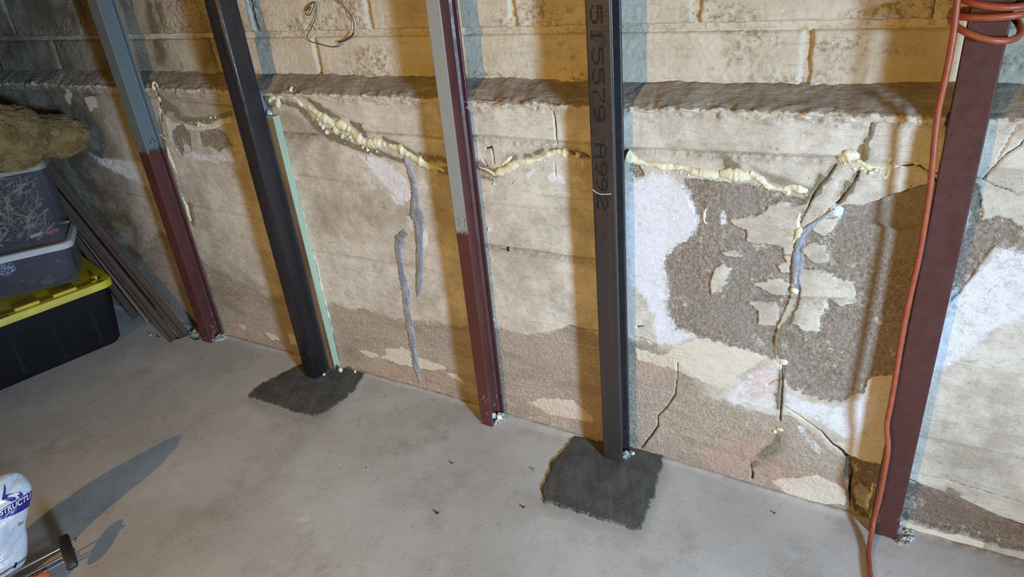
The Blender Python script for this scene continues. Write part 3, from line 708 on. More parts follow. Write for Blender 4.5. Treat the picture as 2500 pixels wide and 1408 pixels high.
foam([(1250,400),(1275,394),(1300,392),(1320,386),(1338,376),(1352,372),(1365,372),(1380,374),(1392,371)], [4,7,7,6,7,6,6,9,5], seed=19, lab='cream foam run between the two rust red and black right posts')
fblob(1413, 378, 9, 8, seed=20); foam([(1420,388),(1424,398),(1421,410)], [1.5,2.5,1.5], seed=22)
foam([(1528,380),(1545,388),(1560,396),(1580,403),(1600,404),(1620,408),(1640,408),(1660,410),(1680,414),(1705,420),(1725,423),(1745,424),(1757,420)], [12,10,7,6,7,7,6,5,6,8,10,9,5], seed=23, lab='cream foam run to the right of the black steel post')
foam([(1756,418),(1775,424),(1795,428),(1815,428),(1832,424)], [6,14,16,12,7], seed=24, lump=.2)
foam([(1830,422),(1848,430),(1862,438),(1875,450),(1895,458),(1915,460),(1935,455),(1955,457),(1974,463)], [8,7,8,8,7,8,9,9,5], seed=25)
foam([(1925,462),(1926,474)], [5,3], seed=26)
foam([(2047,388),(2060,382),(2075,378),(2087,380),(2092,388)], [6,11,13,11,6], seed=27, lump=.15, lab='large smooth blob of cream foam above the right crack')
foam([(2090,390),(2102,394),(2115,403),(2135,405),(2160,405),(2180,402),(2210,406)], [5,5,5,4,4,6,2], seed=28)
foam([(2168,397),(2172,388),(2180,381)], [2.5,4,2.5], seed=29); foam([(2152,422),(2162,428),(2170,418),(2176,400)], [3,5,4,3], seed=31)
fblob(2125, 418, 7, 6, FOAMW, 41); fblob(2088, 408, 6, 4, FOAM, 42); fblob(2238, 398, 7, 5, FOAM, 43); fblob(2140, 412, 6, 5, FOAMW, 44); fblob(2105, 407, 5, 3, FOAM, 45)
foam([(1724,510),(1719,520),(1717,532),(1718,542),(1724,549)], [2,3,3,2.6,2], seed=32, lab='small curl of foam on bare concrete', lump=.2)
foam([(2052,500),(2040,512),(2030,520),(2024,528)], [7,12,8,3], mat=FOAMW, seed=33, lump=.3); foam([(2018,514),(2005,526),(1996,532)], [5,5,2], seed=34)
foam([(1955,515),(1948,540),(1955,560),(1945,580),(1935,590)], [3,4,7,6,3], seed=35, lump=.3)
fblob(1941, 706, 10, 8, seed=46); fblob(1915, 882, 11, 8, seed=47); fblob(1906, 1045, 8, 5, seed=48); fblob(1893, 1050, 5, 4, seed=49)
foam([(2131,1182),(2127,1205),(2119,1222),(2117,1245)], [2,4,4,3], mat=FOAMW, seed=36, lump=.3)
foam([(478,301),(500,308)], [3,3], seed=37); fblob(480, 307, 4, 3, seed=50); fblob(510, 288, 3, 3, seed=51); fblob(522, 287, 3, 3, seed=52)
foam([(404,360),(410,385),(420,410),(428,425)], [4,5,5,3], mat=FOAM, seed=38); foam([(382,328),(395,336),(403,345)], [3,2,1.5], seed=39)
foam([(440,480),(452,510),(462,540)], [3,4,4], seed=40)
for i, (a, b, c) in enumerate([(1180,470,3),(1193,560,6),(1290,412,0),(1206,448,5),(1256,447,4),(1283,425,0),(905,450,3),(925,460,3),(1200,633,4),(1205,780,4)]):
    if c: fblob(a, b, c*.6, c, FOAMW, 60+i, 'paint_flake')

foam([(672,292),(690,355),(708,420),(722,480),(738,540),(752,600),(768,650),(782,710),(795,765),(806,820),(820,895)], 2.2, mat=FOAMW, seed=70, lump=.9, lab='thin white sealant line along the green wood strip')
foam([(728,332),(735,365),(743,400),(752,432)], .8, seed=71, lump=.9, name='paint_drip')
cr_V = []; cr_F = []; rs = np.random.default_rng(11)
ico = bmesh.new(); bmesh.ops.create_icosphere(ico, subdivisions=1, radius=1); icv = [v.co.copy() for v in ico.verts]; icf = [[v.index for v in f.verts] for f in ico.faces]; ico.free()
for run, n, sp in (([(745,262),(800,305),(840,325),(890,352),(940,362),(1000,388),(1085,420)], 150, 14), ([(1172,418),(1215,428),(1275,402),(1340,382),(1390,374)], 60, 9),
                   ([(1530,392),(1600,412),(1700,425),(1800,436),(1870,456),(1975,468)], 110, 10), ([(2060,396),(2120,410),(2170,410)], 60, 12), ([(650,248),(700,228),(675,262)], 25, 8),
                   ([(380,230),(400,290),(415,400),(470,540)], 70, 8), ([(430,300),(560,292)], 40, 6)):
    Rr = crom(np.array([(a, b, 0) for a, b in run], float), 2.0)
    for i in range(n):
        q = Rr[rs.integers(len(Rr))]; p = hit(q[0]+rs.normal(0, sp*.5), q[1]+rs.normal(0, sp*.6)+sp*.3, 1, YW); yq = wall_y(p[0], p[2]); r = rs.uniform(.0010, .0036)*rs.uniform(.4, 1)
        b0 = len(cr_V); e = rs.uniform(.5, 1.4, 3)
        for v in icv: cr_V.append((p[0]+v.x*r*e[0]*rs.uniform(.5, 1.4), yq+v.y*r*.6, p[2]+v.z*r*e[2]*rs.uniform(.5, 1.4)))
        cr_F += [[b0+k for k in f] for f in icf]
link('foam_crumbs', pyd('foam_crumbs', cr_V, cr_F, True), FOAM, wb, kind='stuff')

def caulk(pts, wd, seed, lab):
    P = wpts(pts); Q = np.array([[P[i, 0], 0, P[i, 1], 1.15*wd[i]*pxm((P[i, 0], YW, P[i, 1]))] for i in range(len(pts))])
    R = crom(Q, .0022); n = len(R); s = np.arange(n)*.0022
    T = np.gradient(R[:, [0, 2]], axis=0); T /= np.linalg.norm(T, axis=1)[:, None]+1e-9
    K = 13; u = np.linspace(-1, 1, K)
    wj = R[:, 3][:, None]*(1+.5*fbm(np.stack([s*130]*K, 1), np.sign(u)[None, :]*4+np.zeros((n, K))+seed, 93, 2))
    X = R[:, 0][:, None]-T[:, 1][:, None]*u*wj; Z = R[:, 2][:, None]+T[:, 0][:, None]*u*wj
    y0 = wall_eval(X, Z)[0]
    S2 = np.stack([s]*K, 1)
    h = .0042*(1-u**4)[None, :]*(1+.5*fbm(X*90, Z*35, 94, 3))+.0022*fbm(S2*25+u*2.2, u[None, :]*3.5+S2*6, 95+seed, 3)*(1-u**2)
    Y = y0-np.maximum(h, .0002)
    Y[:, 0] = y0[:, 0]+.002; Y[:, -1] = y0[:, -1]+.002
    link('caulk_bead', grid_mesh('caulk_bead', np.stack([X, Y, Z], -1), flip=True), CAULK, wb, label=lab)
caulk([(985,385),(990,400),(1000,430),(1008,470),(1010,505),(1014,530),(1018,550),(1020,600),(1020,650),(1018,700),(1016,728)], [4,7,9,10,14,20,13,11,10,9,4], 1, 'upper smear of blue grey caulk')
caulk([(985,568),(972,585),(966,610),(970,640),(978,680),(986,720),(990,770),(998,820),(1003,860),(1010,895),(1020,935)], [9,13,9,8,10,11,10,11,8,9,4], 2, 'long lower smear of blue grey caulk reaching the floor')
caulk([(2040,505),(2015,522),(1992,540),(1975,555),(1960,572),(1952,600),(1948,640),(1945,690)], [2,4,5,9,8,11,12,10], 3, 'blue grey caulk in the crack on the right')

# ------------------------------------------------------------------ posts
RED_ = lin(88, 45, 40); GREY_ = lin(140, 142, 138); DKS = lin(52, 46, 45)
def prism(bm, prof, zb, zt, sh, mi=None):
    vb = [bm.verts.new((p[0], p[1], zb)) for p in prof]; vt = [bm.verts.new((p[0]+sh[0], p[1]+sh[1], zt)) for p in prof]
    n = len(prof)
    for i in range(n):
        f = bm.faces.new((vb[i], vb[(i+1) % n], vt[(i+1) % n], vt[i]))
        e = (prof[(i+1) % n][0]-prof[i][0], prof[(i+1) % n][1]-prof[i][1])
        f.material_index = 1 if (mi and abs(e[0]) > abs(e[1])*3 and prof[i][1] < mi) else 0
    bm.faces.new(vb[::-1]); bm.faces.new(vt)
def rr(x0, x1, y0, y1, r, seg=3):
    out = []
    for cx, cy, a0 in ((x1-r, y0+r, -90), (x1-r, y1-r, 0), (x0+r, y1-r, 90), (x0+r, y0+r, 180)):
        for k in range(seg+1):
            a = math.radians(a0+90*k/seg); out.append((cx+r*math.cos(a), cy+r*math.sin(a)))
    return out
def ibeam(label, x0, x1, y0, y1, tf, tw, mats, top=(0, 0), zt=2.3, mats_front=None):
    cx = (x0+x1)/2
    t = empty('steel_post', (0, 0, 0), label, 'post')
    def mk(prof, mi=None):
        return bmesh_obj('p', lambda bm: prism(bm, prof, -.004, zt, top, mi))
    a = link('flange', mk(rr(x0, x1, y0, y0+tf, tf*.35), y0+tf*.3), mats_front or [mats, mats], t)
    if mats_front: a['label'] = 'front flange with the two paint colours'
    link('flange', mk(rr(x0, x1, y1-tf, y1, tf*.35)), mats, t)
    link('web', mk(rr(cx-tw/2, cx+tw/2, y0+tf*.9, y1-tf*.9, tw*.2)), mats, t)
    for y_ in (y0+tf, y1-tf):   # fillets between web and flanges
        s = 1 if y_ < (y0+y1)/2 else -1
        link('fillet', mk([(cx-tw*1.6, y_-s*.0005), (cx+tw*1.6, y_-s*.0005), (cx+tw*.5, y_+s*.006), (cx-tw*.5, y_+s*.006)][::s]), mats, t)
    return t
zs1 = hit(365, 372, 1, 1.57)[2]; zs3 = hit(1115, 565, 1, 1.553)[2]
P1M = post_material('post_grey_over_red', RED_, lin(104, 110, 109), zs1, .5, .45)
P3F = post_material('post_flange_grey_over_red', RED_, GREY_, zs3, 1., .45)
P3S = post_material('post_red', RED_, None, None, .5, .4, rust=.15)
P4M = post_material('post_mill_steel', DKS, None, None, .15, .38, rust=.45)
P5M = post_material('post_red_oxide', lin(76, 40, 36), None, None, .35, .5)
ibeam('far left steel post, grey above and dark red below, beside the storage boxes', -2.585, -2.528, 1.562, 1.634, .007, .006, P1M, (.012, 0), 2.3, [P1M, P1M])
ibeam('middle steel post, dark red with a front flange painted pale grey above', -1.150, -1.106, 1.552, 1.634, .008, .006, P3S, (.012, 0), 2.3, [P3S, P3F])
p4 = ibeam('black mill steel post with stamped numbers in a fresh mortar footing', -.706, -.645, 1.552, 1.622, .011, .007, P4M, (-.001, 0), 2.3)
p5 = ibeam('dark red steel post on the right with the orange cable coiled round it', .032, .097, 1.568, 1.626, .008, .006, P5M, (.004, 0), 2.3)
# second post from the left: square tube on a backing bar
t2 = empty('steel_post', (0, 0, 0), 'black square steel post in a mortar footing, in front of the green wood strip', 'post')
P2M = post_material('post_black_tube', lin(44, 41, 44), None, None, .2, .36, rust=.2)
link('tube', bmesh_obj('tube', lambda bm: prism(bm, rr(-1.948, -1.884, 1.530, 1.594, .011, 5), -.004, 2.3, (.0, .004))), P2M, t2)
me = t2.children[0].data
for f in me.polygons: f.use_smooth = len(f.vertices) == 4
link('backing_bar', bmesh_obj('backing_bar', lambda bm: prism(bm, rr(-1.945, -1.893, 1.5935, 1.612, .003), -.004, 2.3, (.0, .004))), simple('bar_black', lin(40, 36, 40), lin(30, 28, 30), .6, 20), t2)
# stamped characters on the black post (dot matrix, reading downwards)
FONT = {'5': ["11111","10000","11110","00001","00001","10001","01110"], '1': ["00100","01100","00100","00100","00100","00100","01110"],
        '7': ["11111","00001","00010","00100","01000","01000","01000"], '9': ["01110","10001","10001","01111","00001","00010","01100"],
        'A': ["01110","10001","10001","11111","10001","10001","10001"], '2': ["01110","10001","00001","00110","01000","10000","11111"]}
def dot(x_, z_, hx, hz, y_):
    b = len(V)
    for dx, dz in ((-hx, -hz), (hx, -hz), (hx, hz), (-hx, hz)): V.append((x_+dx, y_, z_+dz))
    F.append((b, b+1, b+2, b+3))
rows = [('5', 12, 58), ('1', 68, 106), ('5', 116, 158), ('5', 166, 206), ('7', 214, 250), ('9', 256, 298), ('A', 350, 386), ('9', 394, 428), ('9', 434, 466), ('2', 476, 512)]
INKK = simple('black_ink', lin(10, 9, 9), lin(14, 12, 12), .7, 60)
for ch, ya, yb in rows:
    V = []; F = []
    px_ = 1455+(ya/520)*14
    za = hit(px_, ya, 1, 1.5515)[2]; zb_ = hit(px_, yb, 1, 1.5515)[2]
    for r in range(7):
        for c in range(5):
            if FONT[ch][r][c] == '1':   # glyph top points to +x, text reads downwards
                zz = za+(zb_-za)*(c+.5)/5; xx = -.664-(r+.5)/7*.030
                dot(xx, zz, .0023, abs(zb_-za)/5*.53, 1.5514)
    link('stamped_character', pyd('stamped_character', V, F), INKK, p4)
# chalk line across the post
cp = [hit(a, b, 1, 1.5512) for a, b in [(1447,462),(1456,470),(1470,474),(1480,474),(1492,473)]]
link('paint_drip', tube('paint_drip', crom(cp, .002), .0011, 5), FOAMW, p4)
# green painted wood strip
ws = pyd('wood_strip', [], [])
ztop = hit(655, 285, 1, 1.612)[2]
WOODG = NT('green_painted_wood', .7)
_g = WOODG.mix(WOODG.rg(WOODG.noise(12, 5, .6, scale3=(1, 1, .12)), .4, .62), lin(176, 186, 158), lin(158, 170, 142))
_g = WOODG.mix(WOODG.rg(WOODG.noise(30, 4, .7, scale3=(1, 1, .06)), .62, .72, 0, .5), _g, lin(196, 204, 184)); WOODG.col(_g); WOODG.bump(WOODG.noise(80, 4, .6, scale3=(1, 1, .05)), .0008); WOODG = WOODG.m
o = link('wood_strip', bmesh_obj('wood_strip', lambda bm: prism(bm, rr(-1.935, -1.862, 1.6125, 1.6425, .002), .003, ztop, (0, .0))), WOODG)
tag(o, 'pale green wood strip packed between the black square post and the wall', 'wood strip')
link('raw_edge', bmesh_obj('raw_edge', lambda bm: prism(bm, rr(-1.934, -1.8615, 1.6100, 1.6128, .001), .004, ztop-.002, (0, 0))), simple('raw_pine', lin(122, 104, 78), lin(94, 76, 54), .8, 30, 0, s3=(1, 1, .1)), o, label='bare brown edge')

# ------------------------------------------------------------------ mortar footings
def footing(px, label, h=.012, seed=0):
    P = fpts(px)
    x_ = np.arange(P[:, 0].min()-.02, P[:, 0].max()+.02, .003); y_ = np.arange(P[:, 1].min()-.02, min(P[:, 1].max()+.02, 1.665), .003)
    X, Y = np.meshgrid(x_, y_, indexing='ij')
    sd = sd_poly(X+.010*fbm(X*35, Y*35, seed+1)+.006*fbm(X*140, Y*140, seed+2, 2), Y+.010*fbm(X*35, Y*35, seed+3)+.006*fbm(X*140, Y*140, seed+4, 2), P, .05)
    ed = ss(.009, .000, sd)
    Z = -.004+(h+.004)*ss(-.002, .006, sd)+.0012*fbm(X*12, Y*12, seed+5, 3)+ed*ss(-.003, .002, sd)*(.000+.007*np.maximum(fbm(X*75, Y*75, seed+6, 3), -.1))
    Z = Z+.0016*fbm((X+Y*.5)*60, (Y-X*.5)*9, seed+7, 3)
    Z = np.where(sd < -.003, -.006, Z)
    o = link('mortar_footing', grid_mesh('mortar_footing', np.stack([X, Y, Z], -1), {'ma': np.stack([ed]*4, -1)}, keep=sd > -.005), MORT)
    return tag(o, label, 'mortar')
footing([(603,968),(640,935),(685,915),(735,888),(760,880),(820,890),(893,912),(860,960),(800,1005),(765,1018),(700,1000)], 'dark fresh mortar patch at the foot of the black square post', .0035, 1)
footing([(1320,1205),(1345,1130),(1405,1065),(1450,1072),(1625,1112),(1600,1200),(1565,1298),(1440,1262),(1330,1228)], 'dark fresh mortar patch at the foot of the black stamped post', .0055, 12)

# crumbs packed inside the post feet (parts of the posts' mortar)
def rubble(parent, pts, name, seed):
    V = []; F = []; rs = np.random.default_rng(seed)
    for (c, s) in pts:
        bm = bmesh.new(); bmesh.ops.create_icosphere(bm, subdivisions=1, radius=1)
        b = len(V)
        for v in bm.verts: V.append((c[0]+v.co.x*s*rs.uniform(.6, 1.2), c[1]+v.co.y*s*rs.uniform(.6, 1.2), c[2]+v.co.z*s*rs.uniform(.5, 1.1)))
        bm.verts.ensure_lookup_table()
        for f in bm.faces: F.append([b+v.index for v in f.verts])
        bm.free()
    return link(name, pyd(name, V, F), RUBBLE, parent, kind='stuff')
def heap(cx, cy, rx, ry, n, h, seed):
    rs = np.random.default_rng(seed); out = []
    for i in range(n):
        a = rs.uniform(0, 6.28); r = rs.uniform(0, 1)**.6
        out.append(((cx+rx*r*math.cos(a), cy+ry*r*math.sin(a), max(.002, h*(1-r)*rs.uniform(.3, 1))), rs.uniform(.0025, .008)))
    return out
rubble(fl, heap(-.648, 1.594, .014, .028, 70, .022, 1), 'mortar_crumbs', 1)
rubble(fl, heap(-1.108, 1.600, .018, .034, 70, .022, 2), 'mortar_crumbs', 2)
rubble(fl, heap(-2.53, 1.615, .03, .035, 80, .02, 3), 'mortar_crumbs', 3)
rubble(fl, heap(.108, 1.598, .028, .04, 90, .010, 4), 'mortar_crumbs', 4)
rubble(fl, heap(-2.66, 1.60, .05, .03, 90, .018, 5), 'mortar_crumbs', 5)
for i, (a, b, r, m_) in enumerate([(1205, 1017, .012, FOAMW), (1219, 1021, .011, FOAM), (832, 905, .010, FOAMW), (868, 910, .006, FOAMW), (792, 917, .006, FOAMW), (1545, 1110, .006, FOAMW)]):
    p = hit(a, b, 2, .012); p = (p[0], min(p[1], 1.618), .018)
    tag(link('foam_scrap', blob('foam_scrap', p, (r, r*.8, r), i, .8, 2, 2), m_),
        ['bluish foam scrap in the foot of the grey and red post', 'white foam scrap beside the bluish one at the grey and red post foot', 'white foam scrap at the foot of the green wood strip',
         'small white scrap right of the green wood strip foot', 'small white scrap touching the black square post foot', 'small white scrap by the foot of the stamped black post'][i], 'foam scrap')
def chip(px, py, r, mat, label, seed):
    p = hit(px, py, 2, .003)
    return tag(link('crumb', blob('crumb', (p[0], p[1], .004), (r, r*.7, r*.45), seed, .9, 2, 2), mat), label, 'crumb')
DKC = simple('dark_crumb', lin(62, 54, 46), lin(40, 36, 32), .9, 80)
chip(1067, 1252, .006, DKC, 'dark crumb alone in the middle of the floor', 1)
chip(1103, 1130, .004, DKC, 'dark crumb on the floor left of the stamped post footing', 2)
chip(1300, 1145, .004, DKC, 'dark crumb next to the left edge of the stamped post footing', 3)
chip(1277, 1238, .0045, DKC, 'dark crumb below the left corner of the stamped post footing', 4)
chip(367, 817, .007, FOAMW, 'white chip on the floor near the black storage box', 5)
chip(387, 822, .006, DKC, 'dark crumb beside the white chip near the storage box', 6)
chip(1890, 1252, .0035, DKC, 'dark crumb on the floor near the right crack', 7)
chip(898, 1145, .003, FOAMW, 'tiny white chip in the middle of the floor', 8)

# ------------------------------------------------------------------ wire loop, cable
WIRE = simple('rusty_wire', lin(82, 62, 42), lin(58, 44, 30), .7, 60)
def wp(L, Y): return [hit(a, b, 1, Y) for a, b in L]
t = empty('wire_loop', tuple(hit(768, 3, 1, 1.685)), 'rusty wire loop hanging on the blocks above the green wood strip', 'wire')
def wire(L, r, name, Y=1.682, clo=False):
    P = crom(wp(L, Y), .004); P[:, 1] += .004*np.sin(np.arange(len(P))*.15)
    me = tube(name, P-np.array(t.location), r, 6); return link(name, me, WIRE, t)
wire([(770,4),(772,22),(764,58),(753,82),(752,92),(762,101),(782,108),(800,114),(815,115),(826,112),(832,104)], .0013, 'wire')
wire([(826,103),(840,99),(856,89),(862,80)], .0026, 'wire_twist')
wire([(862,82),(863,70),(860,48),(848,26),(826,0),(812,-20)], .0013, 'wire')
wire([(770,5),(758,8),(746,18),(743,28),(748,37),(756,36),(764,24),(770,8)], .0013, 'wire')
wire([(748,26),(752,21),(754,16)], .0022, 'wire_twist')
CAB = simple('orange_cable_sheath', lin(158, 80, 52), lin(142, 70, 46), .45, 40)
pts = []
for a, b, Y in [(2345,-60,1.555),(2337,0,1.555),(2326,95,1.555),(2308,190,1.555),(2292,262,1.556),(2282,340,1.556),(2274,430,1.556),(2260,530,1.556),(2243,630,1.556),(2220,730,1.556),(2202,820,1.555),(2188,910,1.553),(2175,985,1.551),(2165,1040,1.549),(2168,1095,1.548),(2158,1160,1.548),(2146,1220,1.545)]:
    pts.append(hit(a, b, 1, Y))
for a, b, z in [(2135,1262,.055),(2128,1300,.022),(2121,1345,.007),(2123,1380,.006),(2130,1430,.006),(2150,1500,.006)]:
    pts.append(hit(a, b, 2, z))
cab = empty('extension_cord', (0, 0, 0), 'orange cable coiled round the right red post and trailing to the floor', 'cable')
link('cable_run', tube('cable_run', crom(pts, .006), .0062, 10), CAB, cab)
# coil round the post: rings tilted, lowest in front
cx, cy = .0665, 1.597
hel = []
def ringpt(th, cxx, zc, rx, ry, tilt): return (cxx+rx*math.cos(th), cy+ry*math.sin(th), zc+tilt*math.sin(th)+.012*0)
zc1 = hit(2400, 88, 1, 1.57)[2]; zc2 = hit(2405, 47, 1, 1.57)[2]; zc3 = hit(2412, 20, 1, 1.57)[2]
def turn(z0, z1, cxx, rx, tilt, tx, a0=0, a1=360, r2=.052):
    out = []
    for k in range(0, 37):
        th = math.radians(a0+(a1-a0)*k/36); f = k/36
        out.append((cxx+rx*math.cos(th), cy-.004+r2*math.sin(th), z0+(z1-z0)*f+tilt*math.sin(th)-tx*math.cos(th)))
    return out
C_ = turn(zc1, zc2, .062, .056, .016, .020, 60, 420) + turn(zc2, zc3, .068, .062, .004, .002, 60, 420)[1:] + turn(zc3, zc3+.03, .070, .060, .012, .012, 60, 420)[1:] + turn(zc3+.03, zc3+.07, .070, .060, .008, .004, 60, 420)[1:]
link('cable_coil', tube('cable_coil', crom(np.array(C_)[::2], .006), .0062, 10), CAB, cab)

# ------------------------------------------------------------------ storage boxes
def frame(C0, th, L, W, z):
    a = np.array([math.cos(th), math.sin(th)]); b = np.array([-math.sin(th), math.cos(th)])
    c = np.array(C0)-a*L/2+b*W/2; return (c[0], c[1], z)
def ring(L, W, r, z, seg=6, dx=0):
    return [(p[0], p[1], z) for p in rr(-L/2, L/2+dx, -W/2, W/2, r, seg)]
def loft(rings, cap0=True, cap1=True):
    n = len(rings[0]); V = [p for r in rings for p in r]; F = []
    for i in range(len(rings)-1):
        for k in range(n): F.append((i*n+k, i*n+(k+1) % n, (i+1)*n+(k+1) % n, (i+1)*n+k))
    if cap0: F.append(tuple(range(n))[::-1])
    if cap1: F.append(tuple((len(rings)-1)*n+k for k in range(n)))
    return V, F
def fin(me, ang=35):
    me.polygons.foreach_set('use_smooth', [True]*len(me.polygons))
    try: me.set_sharp_from_angle(angle=math.radians(ang))
    except Exception: pass
    return me
BLK = simple('black_tote_plastic', lin(16, 15, 17), lin(21, 19, 22), .6, 8, .0004, spec=.25)
YEL = simple('yellow_lid_plastic', lin(208, 190, 42), lin(194, 172, 34), .5, 8, .0004)
CLR = NT('clear_tote_plastic', .35); CLR.col(lin(108, 104, 112)); CLR.b.inputs['Alpha'].default_value = .34; CLR.m.surface_render_method = 'DITHERED'; CLR = CLR.m
GLID = simple('grey_lid_plastic', lin(196, 192, 190), lin(180, 176, 172), .5, 6)
GLID2 = simple('dusty_lid_plastic', lin(150, 142, 130), lin(128, 120, 108), .6, 6)
# 1: black tote, yellow lid
L1, W1 = .76, .44; th1 = math.radians(75)
T1 = empty('storage_box', frame((-2.949, 1.43), th1, L1, W1, 0), 'black storage box with a yellow lid at the bottom of the stack', 'storage box', th1)
T1.scale = (1, 1, 1.045)
V, F = loft([ring(L1-.03, W1-.03, .03, .0), ring(L1-.0, W1-.0, .035, .02), ring(L1+.05, W1+.05, .04, .235), ring(L1+.056, W1+.056, .04, .262)])
link('body', fin(pyd('body', V, F)), BLK, T1)
for i in range(5):   # raised ribs on the long side
    xx = -.30+i*.15
    link('rib', bmesh_obj('rib', lambda bm: prism(bm, rr(xx-.012, xx+.012, -W1/2-.0045, -W1/2+.01, .004), .03, .22, (0, -.018))), BLK, T1)
Lx, Wx = L1+.085, W1+.085
V, F = loft([ring(Lx, Wx, .05, .262), ring(Lx, Wx, .05, .285), ring(Lx-.006, Wx-.006, .05, .290), ring(Lx-.06, Wx-.06, .04, .292), ring(Lx-.075, Wx-.075, .035, .280)], True, True)
lid = link('lid', fin(pyd('lid', V, F)), YEL, T1)
for i, xx in enumerate((-.33, -.19, -.05, .10, .24)):
    link('lid_rib', bmesh_obj('lid_rib', lambda bm: box(bm, xx-.045, xx+.045, -Wx/2+.020, -Wx/2+.032, .288, .302, .002)), YEL, lid)
link('lid_rib', bmesh_obj('lid_rib', lambda bm: box(bm, Lx/2-.055, Lx/2-.045, -Wx/2+.055, -Wx/2+.08, .28, .305, .002)), YEL, lid)
link('lid_rib', fin(tube('lid_rib', crom([(Lx/2-.075+.03*math.sin(a), -Wx/2+.075-.035*math.cos(a), .289) for a in np.linspace(0, 2.4, 8)], .006), .005, 6)), YEL, lid)
link('handle_slot', bmesh_obj('handle_slot', lambda bm: box(bm, .36, .385, -Wx/2+.014, -Wx/2+.019, .2905, .2925)), BLK, lid)
link('handle_slot', bmesh_obj('handle_slot', lambda bm: box(bm, -.02, .03, -Wx/2+.010, -Wx/2+.014, .2905, .2925)), BLK, lid)
# 2: clear tote with dark contents
th2 = math.radians(55); L2, W2 = .52, .27
T2 = empty('storage_box', frame((-3.015, 1.385), th2, L2, W2, .305), 'clear storage box full of dark cloth, in the middle of the stack', 'storage box', th2)
V, F = loft([ring(L2-.02, W2-.02, .03, .0), ring(L2+.005, W2+.005, .03, .02), ring(L2+.02, W2+.02, .03, .135), ring(L2+.032, W2+.032, .03, .138), ring(L2+.034, W2+.034, .03, .168)], True, False)
link('body', fin(pyd('body', V, F)), CLR, T2)
V, F = loft([ring(L2+.06, W2+.06, .04, .162), ring(L2+.06, W2+.06, .04, .178), ring(L2+.05, W2+.05, .04, .186), ring(L2+.02, W2+.02, .03, .187), ring(L2+.01, W2+.01, .03, .180)])
link('lid', fin(pyd('lid', V, F)), GLID, T2, label='pale grey lid')
def cloth(L, W, h, seed):
    u = np.linspace(-1, 1, 60); v = np.linspace(0, 1, 30)
    P = []
    U, Vv = np.meshgrid(np.linspace(0, 2*np.pi, 120), v, indexing='ij')
    sx = np.sign(np.cos(U))*np.abs(np.cos(U))**.35; sy = np.sign(np.sin(U))*np.abs(np.sin(U))**.35
    k = 1+.03*fbm(U*3, Vv*5, seed, 3)
    k = k*np.where(Vv > .96, .0, 1)*np.where(Vv < .02, .0, 1)
    return grid_mesh('cloth', np.stack([sx*L/2*k, sy*W/2*k, Vv*h], -1), flip=True)
CL = NT('dark_cloth', .95)
_k = CL.mix(CL.rg(CL.noise(7, 5, .6, vec=CL.tc), .45, .6), lin(44, 38, 44), lin(66, 54, 60)); _k = CL.mix(CL.rg(CL.noise(9, 3, vec=CL.tc, scale3=(1, 1, 2)), .62, .66, 0, .6), _k, lin(112, 110, 116)); CL.col(_k); CL = CL.m
o = link('folded_cloth', cloth(L2-.035, W2-.035, .142, 5), CL); o.location = tuple(np.array(T2.location)+np.array([0, 0, .008])); o.rotation_euler = (0, 0, th2)
tag(o, 'dark folded cloth seen through the clear box in the middle of the stack', 'cloth')
BW = NT('patterned_cloth', .9); BW.col(BW.mix(BW.rg(BW.noise(95, 3, vec=BW.tc, scale3=(1, 1, 2.4)), .5, .54), lin(52, 54, 84), lin(196, 200, 214))); BW = BW.m
o2 = link('patterned_cloth', blob('patterned_cloth', (0, 0, 0), (.045, .012, .032), 3, .5, 2, 3), BW)
pp = onplane(10, 655, np.array(T2.location)+np.array([math.sin(th2), -math.cos(th2), 0])*(W2/2-.008), np.array([math.sin(th2), -math.cos(th2), 0]))
o2.location = tuple(pp); o2.rotation_euler = (0, 0, th2); tag(o2, 'blue and white patterned cloth pressed against the clear box side', 'cloth')
# 3: clear tote with wood scraps
L3, W3 = .46, .225
T3 = empty('storage_box', frame((-3.035, 1.405), th2, L3, W3, .493), 'clear storage box full of wood scraps with insulation on its lid', 'storage box', th2)
HB = .305
V, F = loft([ring(L3-.02, W3-.02, .03, .0), ring(L3, W3, .03, .02), ring(L3+.04, W3+.03, .03, HB)], True, False)
link('body', fin(pyd('body', V, F)), CLR, T3)
V, F = loft([ring(L3+.07, W3+.05, .04, HB-.006), ring(L3+.07, W3+.05, .04, HB+.014), ring(L3+.06, W3+.04, .04, HB+.022), ring(L3+.03, W3+.02, .03, HB+.023), ring(L3+.02, W3+.01, .03, HB+.017)])
link('lid', fin(pyd('lid', V, F)), GLID2, T3, label='dusty grey lid')
core = link('dark_litter', cloth(L3-.05, W3-.06, HB-.03, 9), simple('litter', lin(50, 42, 44), lin(34, 30, 32), .95, 60, .004, obj=True))
core.location = tuple(np.array(T3.location)+np.array([0, 0, .008])); core.rotation_euler = (0, 0, th2); tag(core, 'dark litter behind the sticks in the top clear box', 'litter')
V = []; F = []; rs = np.random.default_rng(5)
